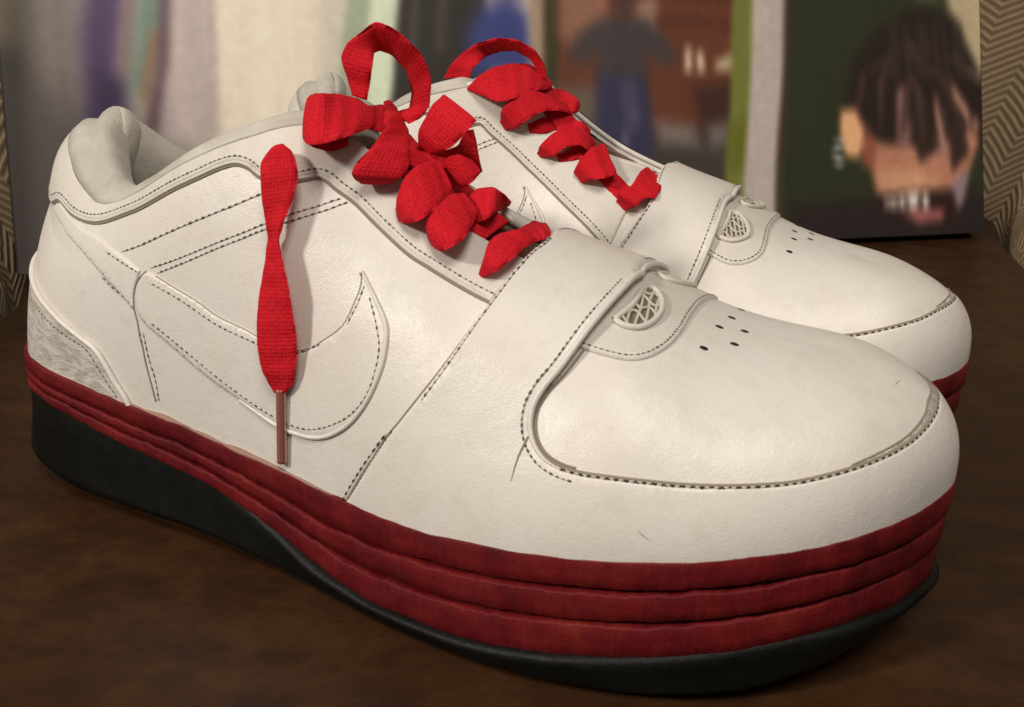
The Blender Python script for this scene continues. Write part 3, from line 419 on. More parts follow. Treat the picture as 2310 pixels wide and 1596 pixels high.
ST = {"eyestay":[[0.052,0.649],[0.0648,0.7322],[0.0862,0.7588],[0.1031,0.7837],[0.1206,0.8066],[0.1496,0.8341],[0.2055,0.846],[0.2614,0.8539],[0.2898,0.8614],[0.3068,0.8553],[0.3232,0.8241],[0.3415,0.7707],[0.3656,0.7351],[0.3872,0.7526],[0.4,0.7751],[0.4088,0.7746],[0.4189,0.7623],[0.4374,0.7499],[0.463,0.7145],[0.4945,0.6857],[0.5174,0.6806],[0.5644,0.6582],[0.5748,0.6542]],"swoosh_up":[[0.2404,0.4869],[0.265,0.44],[0.294,0.394],[0.3147,0.359],[0.3504,0.3217],[0.3752,0.2969],[0.3941,0.2914],[0.4152,0.3135],[0.4311,0.3513],[0.4475,0.4058],[0.4553,0.475],[0.4579,0.5141],[0.4568,0.5575]],"swoosh_lo":[[0.4642,0.5328],[0.476,0.4952],[0.4877,0.4481],[0.4895,0.3827],[0.4866,0.3305],[0.4774,0.2547],[0.4623,0.1865],[0.4436,0.1412],[0.4245,0.1157],[0.403,0.1071],[0.3827,0.1093],[0.3368,0.1474],[0.299,0.1914],[0.2604,0.2601],[0.2287,0.333],[0.2186,0.4002],[0.2185,0.4683],[0.2262,0.5067]],"sw_st_lo":[[0.2391,0.3261],[0.2799,0.2486],[0.318,0.1899],[0.355,0.1463],[0.3807,0.1279],[0.4101,0.1248],[0.4276,0.1391],[0.4451,0.1659],[0.4619,0.2026],[0.477,0.2657],[0.4831,0.3299],[0.4845,0.3933],[0.4779,0.4484],[0.4692,0.4959]],"sw_st_up":[[0.2334,0.4668],[0.2766,0.3946],[0.3163,0.3331],[0.3537,0.2978],[0.3803,0.2815],[0.4056,0.2949],[0.425,0.3313]],"strap_rear":[[0.4594,0.0],[0.4683,0.0371],[0.4903,0.1445],[0.5022,0.2065],[0.5117,0.2501],[0.5434,0.4224],[0.5752,0.6473],[0.5858,0.7472],[0.5952,0.847],[0.6041,0.9388],[1.3877,0.9948]],"strap_front":[[1.3057,0.9282],[0.6896,0.9444],[0.6763,0.7894],[0.6589,0.6403],[0.6415,0.5175],[0.6282,0.4477],[0.6223,0.3977],[0.6222,0.3528],[0.6259,0.3162],[0.6339,0.2847],[0.648,0.2615],[0.6663,0.251],[0.692,0.2497],[0.7236,0.2567],[0.7551,0.2629],[0.7869,0.2605],[0.813,0.2571],[0.8405,0.263],[0.8667,0.2697],[0.8926,0.2825],[0.9218,0.3062],[0.9507,0.3374],[0.9764,0.3758]],"toe_inner":[[0.8634,0.2888],[0.8945,0.3152],[0.9294,0.3512],[0.9626,0.4047],[0.982,0.4494],[0.9983,0.4951]],"tab":[[0.6496,0.5926],[0.671,0.5857],[0.692,0.5939],[0.7078,0.6286],[0.7249,0.7038],[0.7415,0.8141],[0.7553,0.9498]],"window":[[0.6699,0.7138],[0.6831,0.7062],[0.698,0.7204],[0.7097,0.7708],[0.719,0.8693],[0.7174,0.9611],[1.2922,0.9936],[0.6954,0.9839]],"holes":[[0.7578,0.757],[0.7935,0.8352],[0.7817,0.9214],[0.8131,0.9499],[1.2074,0.9594]],"counter":[[0.0804,0.3165],[0.0929,0.3076],[0.1116,0.2913],[0.1326,0.2597],[0.1563,0.2224],[0.1769,0.1878],[0.191,0.1314],[0.2027,0.0758],[0.2137,0.0317],[0.2188,0.0032]],"counter_st":[[0.1076,0.2433],[0.1407,0.207],[0.1661,0.176],[0.1841,0.1026]],"strip":[[0.0669,0.7231],[0.0791,0.7334],[0.1268,0.7302],[0.1836,0.6178],[0.2188,0.52],[0.2153,0.4353],[0.2185,0.3631],[0.1926,0.4531],[0.1642,0.5311],[0.1172,0.638],[0.0795,0.6626],[0.0603,0.6539]],"strip_st":[[0.1619,0.6357],[0.1796,0.6011],[0.201,0.551],[0.2138,0.52]],"strip_st2":[[0.1658,0.5207],[0.1928,0.4493],[0.2095,0.4076]],"seam":[[0.2259,0.512],[0.2173,0.4811],[0.2153,0.4353],[0.2179,0.3766],[0.2242,0.3197],[0.2289,0.2604]],"seam1":[[0.2308,0.2946],[0.2394,0.2014],[0.2481,0.1252],[0.2516,0.0638]],"seam2":[[0.2259,0.3002],[0.2314,0.2403],[0.2365,0.1793],[0.244,0.1018],[0.2485,0.0531]],"q1":[[0.1861,0.6245],[0.2172,0.632],[0.2541,0.6525],[0.2896,0.6708],[0.3186,0.6876],[0.3514,0.7058]],"q2a":[[0.2308,0.5208],[0.2575,0.5347],[0.2851,0.5552],[0.3146,0.5787],[0.3458,0.5975],[0.3771,0.6267],[0.4037,0.6744],[0.4215,0.727]],"q2b":[[0.2399,0.4968],[0.2734,0.5232],[0.3119,0.5579],[0.3417,0.5773],[0.3836,0.6148],[0.4119,0.6726],[0.4279,0.7253]],"crease":[[0.6219,0.3303],[0.6157,0.2757],[0.6117,0.2105]],"collar_low":[[0.0698,0.935],[0.0877,0.943],[0.1277,0.9966],[1.9278,0.6597],[1.9131,0.9098],[0.2656,1.0],[0.3058,0.9926],[0.3477,0.9733],[0.3721,0.964]],"slot":[[0.5042,0.2142],[0.4594,0.0]],"f_eyestay":[[1.6117,0.752],[1.5947,0.7111],[1.5506,0.65],[1.4982,0.56],[1.4532,0.468],[1.4284,0.4137]],"f_sw_tip":[[1.552,0.589]],"f_sw_r":[[1.544,0.5824],[1.5327,0.5331],[1.5213,0.4844]],"f_q2":[[1.6045,0.6218],[1.5864,0.6665]],"f_strap_rear":[[1.4245,0.3862],[1.414,0.4622],[1.4019,0.5608],[1.3893,0.6959]],"f_strap_front":[[1.3349,0.3503],[1.3234,0.464],[1.3114,0.6158],[1.3009,0.9085]],"f_toe_seam":[[1.2004,0.297],[1.1549,0.3127],[1.1027,0.3449],[1.0576,0.3969],[1.0068,0.4141]],"f_tab":[[1.3182,0.5636],[1.293,0.5471],[1.2733,0.5743],[1.2522,0.6515],[1.2331,0.8258],[0.7654,0.9887]],"f_window":[[1.3145,0.6561],[1.2884,0.6646],[1.269,0.7506],[1.2762,0.838],[1.2948,0.8394]],"f_holes":[[1.2126,0.7804],[1.1752,0.9157],[1.2029,0.9934]]}
LACE = {"near_loop":[[[125.19,47.0,138.62],[130.12,47.0,137.53]],[[123.81,47.0,142.78],[131.03,47.0,141.88]],[[122.46,46.0,148.73],[132.46,46.0,147.04]],[[124.42,46.0,153.04],[131.85,48.0,149.77]],[[128.74,46.0,156.25],[131.22,50.0,150.68]],[[133.27,46.0,159.29],[131.13,54.0,150.74]],[[137.57,46.0,158.74],[132.84,56.0,149.97]],[[142.04,47.0,155.89],[134.28,58.0,148.29]],[[145.78,49.0,151.94],[136.49,60.0,144.86]],[[147.79,51.0,147.31],[137.49,61.0,139.96]],[[148.09,52.0,142.17],[137.67,61.0,136.33]],[[147.13,53.0,136.84],[137.14,60.0,134.05]],[[143.85,54.0,132.71],[135.13,59.0,133.33]],[[139.62,55.0,130.49],[133.86,58.0,132.82]]],"near_bow":[[[132.28,31.62,126.81],[129.84,35.36,130.98]],[[129.74,27.42,125.72],[124.83,35.02,134.01]],[[126.69,24.3,126.63],[118.69,37.52,136.86]],[[125.53,20.55,128.67],[119.23,33.87,139.3]],[[128.92,16.36,129.19],[120.32,34.23,139.85]],[[132.63,16.08,129.73],[123.5,33.45,140.33]],[[136.32,18.58,130.91],[123.1,42.98,139.0]],[[137.8,25.58,131.57],[125.06,49.33,137.33]],[[136.98,34.14,131.48],[129.27,48.82,135.72]],[[136.09,40.53,130.11],[125.92,60.35,134.04]],[[138.22,42.42,129.55],[127.57,64.14,133.74]]],"near_fan":[[[127.91,61.73,134.32],[130.59,61.79,135.35]],[[136.43,45.33,132.76],[135.67,57.92,132.08]],[[140.42,36.58,130.86],[139.65,54.97,127.89]],[[141.36,27.98,127.71],[148.06,38.75,126.1]],[[139.98,22.92,124.77],[149.95,34.12,122.72]],[[138.95,21.49,121.63],[149.74,30.99,120.16]],[[138.99,24.58,118.99],[147.07,31.67,118.73]],[[139.06,30.56,119.01],[143.62,35.18,118.94]]],"near_fold":[[[152.03,52.0,140.4],[165.04,46.0,135.15]],[[149.98,49.0,137.57],[162.89,44.0,132.03]],[[147.71,48.0,132.98],[158.39,44.0,127.23]],[[145.58,49.0,129.34],[152.51,47.0,124.49]],[[144.56,53.0,124.77],[146.6,53.0,122.89]]],"near_wrap":[[[144.07,44.02,124.58],[145.52,40.28,122.31]],[[146.11,48.58,124.07],[149.83,40.06,121.05]],[[150.34,51.72,123.63],[153.54,44.93,120.1]],[[156.49,52.09,126.15],[158.03,50.73,121.9]],[[157.79,55.36,129.64],[160.85,54.95,126.8]]],"near_side":[[[155.51,60.0,129.27],[158.33,60.0,130.07]],[[153.89,60.0,125.31],[159.6,60.0,125.9]],[[155.71,60.0,121.94],[160.61,60.0,121.14]],[[157.85,62.0,118.1],[160.76,62.0,117.35]]],"near_b1":[[[151.79,48.66,121.57],[160.79,39.51,115.58]],[[150.78,40.34,122.87],[161.69,27.53,113.39]],[[150.34,31.96,120.8],[159.38,21.56,111.21]],[[150.69,26.14,116.51],[155.18,23.38,109.26]],[[149.99,27.27,112.47],[151.75,26.22,108.55]]],"near_b2":[[[162.13,43.05,114.78],[169.31,38.64,110.47]],[[160.35,36.86,115.29],[171.85,24.16,107.61]],[[160.35,28.13,113.59],[169.59,19.42,105.52]],[[160.0,24.98,110.89],[165.79,21.58,103.46]],[[160.01,25.93,106.7],[162.18,25.39,103.37]]],"near_b3":[[[161.67,50.0,122.94],[164.96,50.0,119.45]],[[159.03,47.0,125.19],[163.94,47.0,117.45]],[[155.02,48.0,123.06],[159.96,48.0,114.98]],[[151.13,52.0,119.89],[153.33,52.0,116.98]]],"near_b4":[[[163.18,47.16,112.8],[167.53,39.88,107.53]],[[165.42,47.55,115.58],[170.5,38.53,108.61]],[[170.66,46.36,116.82],[173.31,39.38,110.44]],[[174.0,47.38,114.85],[167.7,62.18,107.05]],[[168.03,67.11,108.54],[167.46,67.24,107.2]]],"near_b5":[[[175.76,25.76,97.81],[177.5,25.11,96.87]],[[176.91,25.13,102.4],[181.58,23.03,99.92]],[[176.39,29.93,105.73],[184.55,28.23,102.7]],[[177.13,36.19,106.59],[185.06,34.26,103.99]],[[180.6,40.15,107.28],[185.93,41.21,104.05]],[[177.09,62.27,103.87],[187.95,43.59,104.77]],[[179.3,67.09,102.38],[187.75,49.17,104.58]]],"near_tail":[[[115.25,23.53,123.07],[116.23,23.82,123.38]],[[115.99,20.39,126.25],[118.85,20.18,127.07]],[[115.3,17.02,125.37],[121.13,20.07,126.23]],[[114.64,14.81,122.76],[123.21,19.05,123.71]],[[115.68,12.85,118.11],[124.75,17.2,119.57]],[[116.18,12.47,112.1],[124.46,14.6,113.92]],[[117.38,12.29,105.81],[123.17,11.09,107.22]],[[117.43,13.03,102.23],[122.46,9.97,103.66]],[[117.76,11.43,99.49],[123.4,9.18,100.85]],[[117.67,9.45,94.75],[125.36,7.98,96.29]],[[116.95,8.33,89.15],[127.37,6.64,90.88]],[[116.96,6.53,83.43],[128.38,6.24,85.39]],[[117.2,5.21,77.04],[129.46,6.11,78.86]],[[117.7,4.82,70.86],[129.69,5.8,72.68]],[[118.65,4.95,65.84],[129.29,5.42,67.39]],[[119.87,5.91,61.88],[128.13,5.39,63.26]],[[121.62,6.21,59.61],[125.76,5.76,60.46]]],"near_aglet":[[123.84,6.06,60.93],[123.9,5.68,53.88],[123.86,5.42,46.23],[123.76,5.22,37.95]],"far_loop":[[[95.09,62.4,129.74],[108.57,66.82,131.64]],[[99.05,64.23,135.37],[109.97,66.76,134.96]],[[104.36,65.0,140.41],[111.59,64.68,137.43]],[[110.8,64.72,144.71],[112.54,58.64,139.57]],[[119.51,63.34,147.07],[116.36,54.47,141.25]],[[126.92,61.01,146.14],[121.11,52.26,141.8]],[[132.45,58.77,142.95],[126.44,52.02,139.99]],[[135.16,56.65,138.68],[130.33,52.86,137.31]],[[136.73,55.58,133.18],[133.17,53.73,133.22]]],"far_b1":[[[112.68,76.01,129.03],[113.24,76.31,127.95]],[[115.91,74.39,133.46],[120.51,79.8,127.16]],[[119.11,67.75,136.46],[128.3,81.87,125.99]],[[122.46,57.98,137.43],[133.67,79.8,127.4]],[[126.48,48.51,136.65],[137.12,71.9,129.32]],[[129.92,42.84,133.17],[138.38,62.87,129.33]],[[133.7,41.45,128.47],[137.04,52.36,128.48]]],"far_b2":[[[126.94,76.07,118.21],[129.9,76.56,114.72]],[[128.24,79.34,122.07],[134.87,79.3,116.45]],[[131.46,79.63,126.52],[139.21,79.23,119.86]],[[135.14,75.0,129.46],[142.87,74.49,122.76]],[[138.77,68.82,129.32],[146.16,70.07,123.04]],[[142.87,63.61,126.64],[148.42,65.49,122.38]],[[145.99,54.87,123.25],[149.56,59.03,120.69]]],"far_b2b":[[[135.45,45.81,127.84],[140.71,57.44,125.43]],[[139.55,42.98,127.22],[145.53,59.1,123.7]],[[147.84,51.89,126.16],[149.58,59.64,121.11]],[[149.68,50.75,123.13],[149.85,55.3,120.6]]],"far_b3":[[[142.61,75.84,107.91],[144.99,76.51,106.1]],[[144.66,78.64,111.09],[151.18,79.66,107.65]],[[147.91,76.99,115.02],[153.72,79.34,110.7]],[[151.15,72.78,117.26],[156.79,78.36,112.05]],[[154.9,68.45,117.4],[159.5,75.19,112.21]],[[159.0,65.47,115.08],[161.76,73.76,110.42]],[[160.48,62.25,111.4],[161.47,70.1,108.65]]],"far_b3b":[[[148.75,59.99,119.03],[150.67,62.61,115.84]],[[153.68,60.36,118.39],[155.66,64.15,114.88]],[[156.87,57.97,115.34],[157.34,60.46,113.52]]],"far_b4":[[[164.89,64.2,111.83],[175.17,77.89,103.89]],[[162.9,72.66,111.21],[172.8,84.43,102.95]],[[161.29,79.76,107.84],[167.95,84.05,101.79]],[[158.75,79.11,102.78],[163.28,80.65,99.1]]],"far_b5":[[[176.81,80.57,94.64],[181.3,82.55,91.65]],[[178.35,83.53,98.07],[186.14,84.81,94.75]],[[181.59,78.89,100.57],[187.94,81.5,97.11]],[[181.78,70.45,103.89],[191.26,80.37,97.49]],[[181.46,61.43,104.15],[191.33,67.32,100.32]]],"far_r2":[[[136.22,71.76,117.25],[138.01,73.43,113.8]],[[140.55,66.87,119.42],[144.12,70.53,114.54]],[[145.84,60.21,119.79],[148.11,63.61,116.04]]],"far_r3":[[[149.72,74.44,107.32],[151.82,76.2,104.82]],[[153.94,71.67,109.39],[156.58,74.81,106.15]],[[158.72,68.48,109.09],[160.32,71.55,107.06]]],"near_under":[[[136.2,47.42,128.63],[132.36,64.57,127.14]],[[142.15,43.62,123.42],[143.17,56.22,124.12]],[[150.56,39.51,116.14],[153.11,53.62,120.35]],[[158.21,35.17,110.31],[155.27,65.76,111.68]],[[165.64,35.51,106.1],[169.22,49.56,109.92]],[[171.91,36.84,103.43],[175.05,49.09,106.83]]],"far_under":[[[132.24,63.61,128.52],[131.26,37.72,128.42]],[[139.77,65.29,121.84],[144.47,53.84,123.5]],[[148.25,68.55,114.7],[154.06,59.89,115.82]],[[157.32,73.28,108.0],[161.66,63.13,109.45]],[[167.09,77.01,101.42],[171.73,70.46,103.35]],[[176.55,80.35,94.9],[181.24,74.17,97.65]],[[179.96,79.85,93.25],[184.12,74.56,95.58]]]}
G = shell(); HS = NS // 2
def grid_normals():
    ds = np.roll(G, -1, 0) - np.roll(G, 1, 0); dt = np.gradient(G, axis=1)
    N = np.cross(ds, dt); N /= np.maximum(np.linalg.norm(N, axis=2), 1e-12)[..., None]
    # steady the normals along the spine: share them between both halves
    for i in range(int(HS * .6), HS):
        a, b = i, (NS - i) % NS; m = N[a, NT] + N[b, NT]; m /= np.linalg.norm(m); N[a, NT] = N[b, NT] = m
    return N
GN = grid_normals()
def _bil(A, s, t):
    s = np.asarray(s, float) * HS; t = np.clip(np.asarray(t, float), 0, 1) * NT
    i = np.floor(s).astype(int); f = (s - i)[..., None]; j = np.minimum(np.floor(t).astype(int), NT - 1); g = (t - j)[..., None]
    i0 = i % NS; i1 = (i + 1) % NS
    return (A[i0, j] * (1 - f) + A[i1, j] * f) * (1 - g) + (A[i0, j + 1] * (1 - f) + A[i1, j + 1] * f) * g
S = lambda st: _bil(G, st[..., 0], st[..., 1])
def SN(st):
    n = _bil(GN, st[..., 0], st[..., 1]); return n / np.linalg.norm(n, axis=-1)[..., None]
def chartB(q):                                    # (|s|, a) with a in 0..2 running over the spine
    q = np.asarray(q, float); m = q[..., 1] > 1
    return np.stack([np.where(m, 2 - q[..., 0], q[..., 0]), np.where(m, 2 - q[..., 1], q[..., 1])], -1)
ident = lambda q: np.asarray(q, float)
SC = np.array((.36, .09))
def curve(P, step=.0007, ch=ident, closed=False):
    """smooth curve through (s,t) points, resampled evenly in 3D"""
    P = np.array(P, float)
    if len(P) > 2:
        Q = np.vstack([2 * P[0] - P[1], P, 2 * P[-1] - P[-2]]); out = []
        for i in range(len(P) - 1):
            p0, p1, p2, p3 = Q[i:i + 4] * SC
            dd = lambda a, b: max(np.linalg.norm(a - b), 1e-7) ** .5
            t0 = 0; t1 = dd(p0, p1); t2 = t1 + dd(p1, p2); t3 = t2 + dd(p2, p3); t = np.linspace(t1, t2, 24, endpoint=False)[:, None]
            A1 = (t1 - t) / (t1 - t0) * p0 + (t - t0) / (t1 - t0) * p1; A2 = (t2 - t) / (t2 - t1) * p1 + (t - t1) / (t2 - t1) * p2; A3 = (t3 - t) / (t3 - t2) * p2 + (t - t2) / (t3 - t2) * p3
            B1 = (t2 - t) / (t2 - t0) * A1 + (t - t0) / (t2 - t0) * A2; B2 = (t3 - t) / (t3 - t1) * A2 + (t - t1) / (t3 - t1) * A3
            out.append(((t2 - t) / (t2 - t1) * B1 + (t - t1) / (t2 - t1) * B2) / SC)
        D = np.vstack(out + [P[-1:]])
    else: D = P[0] + (P[-1] - P[0]) * np.linspace(0, 1, 60)[:, None]
    X = S(ch(D)); L = np.r_[0, np.cumsum(np.linalg.norm(np.diff(X, axis=0), axis=1))]
    n = max(3, int(L[-1] / step)); u = np.linspace(0, L[-1], n + 1)
    return np.stack([np.interp(u, L, D[:, k]) for k in range(2)], 1)
def jac(q, ch):
    e = 2e-3; ds = (S(ch(q + [e, 0])) - S(ch(q - [e, 0]))) / (2 * e); dt = (S(ch(q + [0, e])) - S(ch(q - [0, e]))) / (2 * e); return ds, dt
def shift(q, dist, ch=ident):
    """move the points of a curve sideways over the surface by dist (left of travel seen from outside)"""
    X = S(ch(q)); T = np.gradient(X, axis=0); T /= np.maximum(np.linalg.norm(T, axis=1), 1e-12)[:, None]; N = SN(ch(q)); D = np.cross(N, T) * dist
    ds, dt = jac(q, ch); a = (ds * ds).sum(1); b = (ds * dt).sum(1); c = (dt * dt).sum(1); r1 = (ds * D).sum(1); r2 = (dt * D).sum(1); det = np.maximum(a * c - b * b, 1e-14)
    dl = np.stack([(r1 * c - r2 * b) / det, (r2 * a - r1 * b) / det], 1); L = np.linalg.norm(dl * SC, axis=1)[:, None]
    return q + dl * np.minimum(1, 3 * abs(dist) / np.maximum(L, 1e-9))
def panel(outline, th, ch=ident, r=.0006, step=(.008, .022), free=lambda q: np.zeros(len(q), bool), sink=.0005, hfun=None):
    """raised leather panel: triangulated on the surface, rounded edge, wall sunk into what lies below"""
    O = np.array(outline, float)
    keep = np.r_[True, np.linalg.norm(np.diff(O * SC, axis=0), axis=1) > 1e-5]; O = O[keep]
    if np.linalg.norm((O[0] - O[-1]) * SC) < 1e-5: O = O[:-1]
    area_ = np.sum(O[:, 0] * np.roll(O[:, 1], -1) - np.roll(O[:, 0], -1) * O[:, 1])
    if area_ < 0: O = O[::-1].copy()
    n = len(O); X = S(ch(O)); Nn = SN(ch(O))
    fr = free(O)
    pts = [O]
    ext = np.vstack([O[-3:], O, O[:3]])
    sg_ = 1.
    for d in (.0004, .0009):
        q = shift(ext, sg_ * d, ch)[3:-3][::2]; pts.append(q)
    lo, hi = O.min(0), O.max(0)
    gs, gt = np.meshgrid(np.arange(lo[0], hi[0], step[0]), np.arange(lo[1], hi[1], step[1])); gs = gs + (np.arange(gs.shape[0]) % 2)[:, None] * step[0] * .5
    pts.append(np.stack([gs.ravel(), gt.ravel()], 1))
    q = np.vstack(pts)
    # inside test for the free points, and distance to the outline in space
    x, y = q[n:, 0], q[n:, 1]; ins = np.zeros(len(x), bool)
    for (ax, ay), (bx, by) in zip(O, np.roll(O, -1, 0)):
        ins ^= ((ay > y) != (by > y)) & (x < (bx - ax) * (y - ay) / ((by - ay) if abs(by - ay) > 1e-14 else 1e-14) + ax)
    fp = q[n:][ins]; P3 = S(ch(fp)); dm = np.array([np.min(np.linalg.norm(X - p, axis=1)) for p in P3]) if len(fp) else np.zeros(0)
    fp = fp[dm > .0003]
    q = np.vstack([O, fp])
    res = delaunay_2d_cdt([Vector(v) for v in (q * SC).tolist()], [], [list(range(n))], 1, 1e-7)
    v2 = np.array([tuple(v) for v in res[0]]) / SC; F = [list(f) for f in res[2]]
    base = S(ch(v2)); nn = SN(ch(v2))
    Xe = X[~fr]
    d = np.array([np.min(np.linalg.norm(Xe - p, axis=1)) for p in base])
    w = np.clip(d / r, 0, 1); prof = .25 + .75 * np.sqrt(np.clip(1 - (1 - w) ** 2, 0, 1))
    hh = th if hfun is None else hfun(v2)
    V = base + nn * (hh * prof)[:, None]
    # wall
    cnt = {}
    for f in F:
        for a, b in zip(f, f[1:] + f[:1]): cnt[(a, b)] = cnt.get((a, b), 0) + 1
    bd = [(a, b) for (a, b) in cnt if (b, a) not in cnt]
    frv = free(v2) if len(v2) else np.zeros(0, bool)
    # both halves of a panel that meet on the spine become one skin
    on = [k for k in range(len(v2)) if v2[k, 1] > .9995 and ch is ident]; rep = {}
    for i_, a in enumerate(on):
        for b in on[i_ + 1:]:
            if b not in rep and np.linalg.norm(V[a] - V[b]) < 6e-5: rep[b] = rep.get(a, a)
    if rep: F = [[rep.get(k, k) for k in f] for f in F]
    bd = [(a, b) for a, b in bd if not (frv[a] and frv[b])]
    low = {}; V = list(V)
    for a, b in bd:
        for k in (a, b):
            if k not in low: low[k] = len(V); V.append(base[k] - nn[k] * sink)
    for a, b in bd: F.append([b, a, low[a], low[b]])
    V = np.array(V)
    # face outward
    f0 = F[len(F) // 3]; c0 = np.cross(V[f0[1]] - V[f0[0]], V[f0[2]] - V[f0[0]])
    if c0 @ nn[f0[0]] < 0: F = [f[::-1] for f in F]
    return V, F
def tube(X, r, N=None, seg=8, lift=0., caps=True):
    X = np.asarray(X, float); n = len(X); T = np.gradient(X, axis=0); T /= np.maximum(np.linalg.norm(T, axis=1), 1e-12)[:, None]
    if N is None: N = np.tile((0, 0, 1.), (n, 1))
    Bn = np.cross(T, N); Bn /= np.maximum(np.linalg.norm(Bn, axis=1), 1e-9)[:, None]; N2 = np.cross(Bn, T)
    r = np.broadcast_to(np.asarray(r, float), (n,)); a = np.linspace(0, 2 * math.pi, seg, endpoint=False)
    V = (X + N2 * lift)[:, None] + r[:, None, None] * (np.cos(a)[None, :, None] * Bn[:, None] + np.sin(a)[None, :, None] * N2[:, None])
    idx = np.arange(n * seg).reshape(n, seg); b = np.roll(idx, -1, 1)
    F = np.stack([idx[:-1], b[:-1], b[1:], idx[1:]], -1).reshape(-1, 4).tolist()
    if caps: F += [idx[0].tolist()[::-1], idx[-1].tolist()]
    return V.reshape(-1, 3), F
def joinm(parts):
    V = []; F = []; k = 0
    for v, f in parts:
        v = np.asarray(v); V.append(v); F += [[i + k for i in q] for q in (f if isinstance(f, list) else f.tolist())]; k += len(v)
    return np.vstack(V), F
ELL_V = None
def pill(c, t, n, l, w, h):
    """little flattened pill: 3 rings of 6 with pointed ends"""
    b = np.cross(t, n); V = [c - t * l]; F = []
    for u, k in ((-.62, .72), (0, 1.), (.62, .72)):
        for a in range(6):
            g = a * math.pi / 3; V.append(c + t * (u * l) + b * (math.cos(g) * w * k) + n * (math.sin(g) * h * k))
    V.append(c + t * l)
    for a in range(6):
        F.append([0, 1 + (a + 1) % 6, 1 + a]); F.append([19, 13 + a, 13 + (a + 1) % 6])
        for r_ in (1, 7): F.append([r_ + a, r_ + (a + 1) % 6, r_ + 6 + (a + 1) % 6, r_ + 6 + a])
    return np.array(V), F
def stitches(q, h, pitch=.0019, ch=ident, w=.00027, gap=.62, jit=.10):
    """row of threads with dark needle holes between; returns (threads, holes)"""
    X = S(ch(q)); N = SN(ch(q)); L = np.r_[0, np.cumsum(np.linalg.norm(np.diff(X, axis=0), axis=1))]
    A = []; B = []
    k = pitch * .5
    hv = h if callable(h) else (lambda f: h)
    while k < L[-1]:
        kk = k + random.uniform(-jit, jit) * pitch
        def at(s_):
            return np.array([np.interp(s_, L, X[:, i]) for i in range(3)]), np.array([np.interp(s_, L, N[:, i]) for i in range(3)])
        p, n = at(kk); p2, _ = at(min(kk + .0004, L[-1])); p1, _ = at(max(kk - .0004, 0)); t = p2 - p1; t /= max(np.linalg.norm(t), 1e-9); n = n - t * (n @ t); n /= np.linalg.norm(n)
        hh = hv(k / L[-1])
        A.append(pill(p + n * (hh + .00005), t, n, pitch * .36, w * .7, w * .55))
        p, n = at(min(kk + pitch * .5, L[-1]))
        sc = random.uniform(.75, 1.2)
        B.append(pill(p + n * (hh + .00002), t, n, pitch * gap * .62 * sc, w * 1.05 * sc, w * .5))
        k += pitch
    return joinm(A), joinm(B)
def seamline(q, h, r=.00016, ch=ident):
    X = S(ch(q)); N = SN(ch(q)); hv = h
    return tube(X + N * hv, r, N, 5)

lat = lambda k: [tuple(p) for p in ST[k]]
med = lambda P: [((2 - s) if s >= 0 else -s, t) for s, t in P]     # the same place on the other side of the shoe
def monot(P): return P

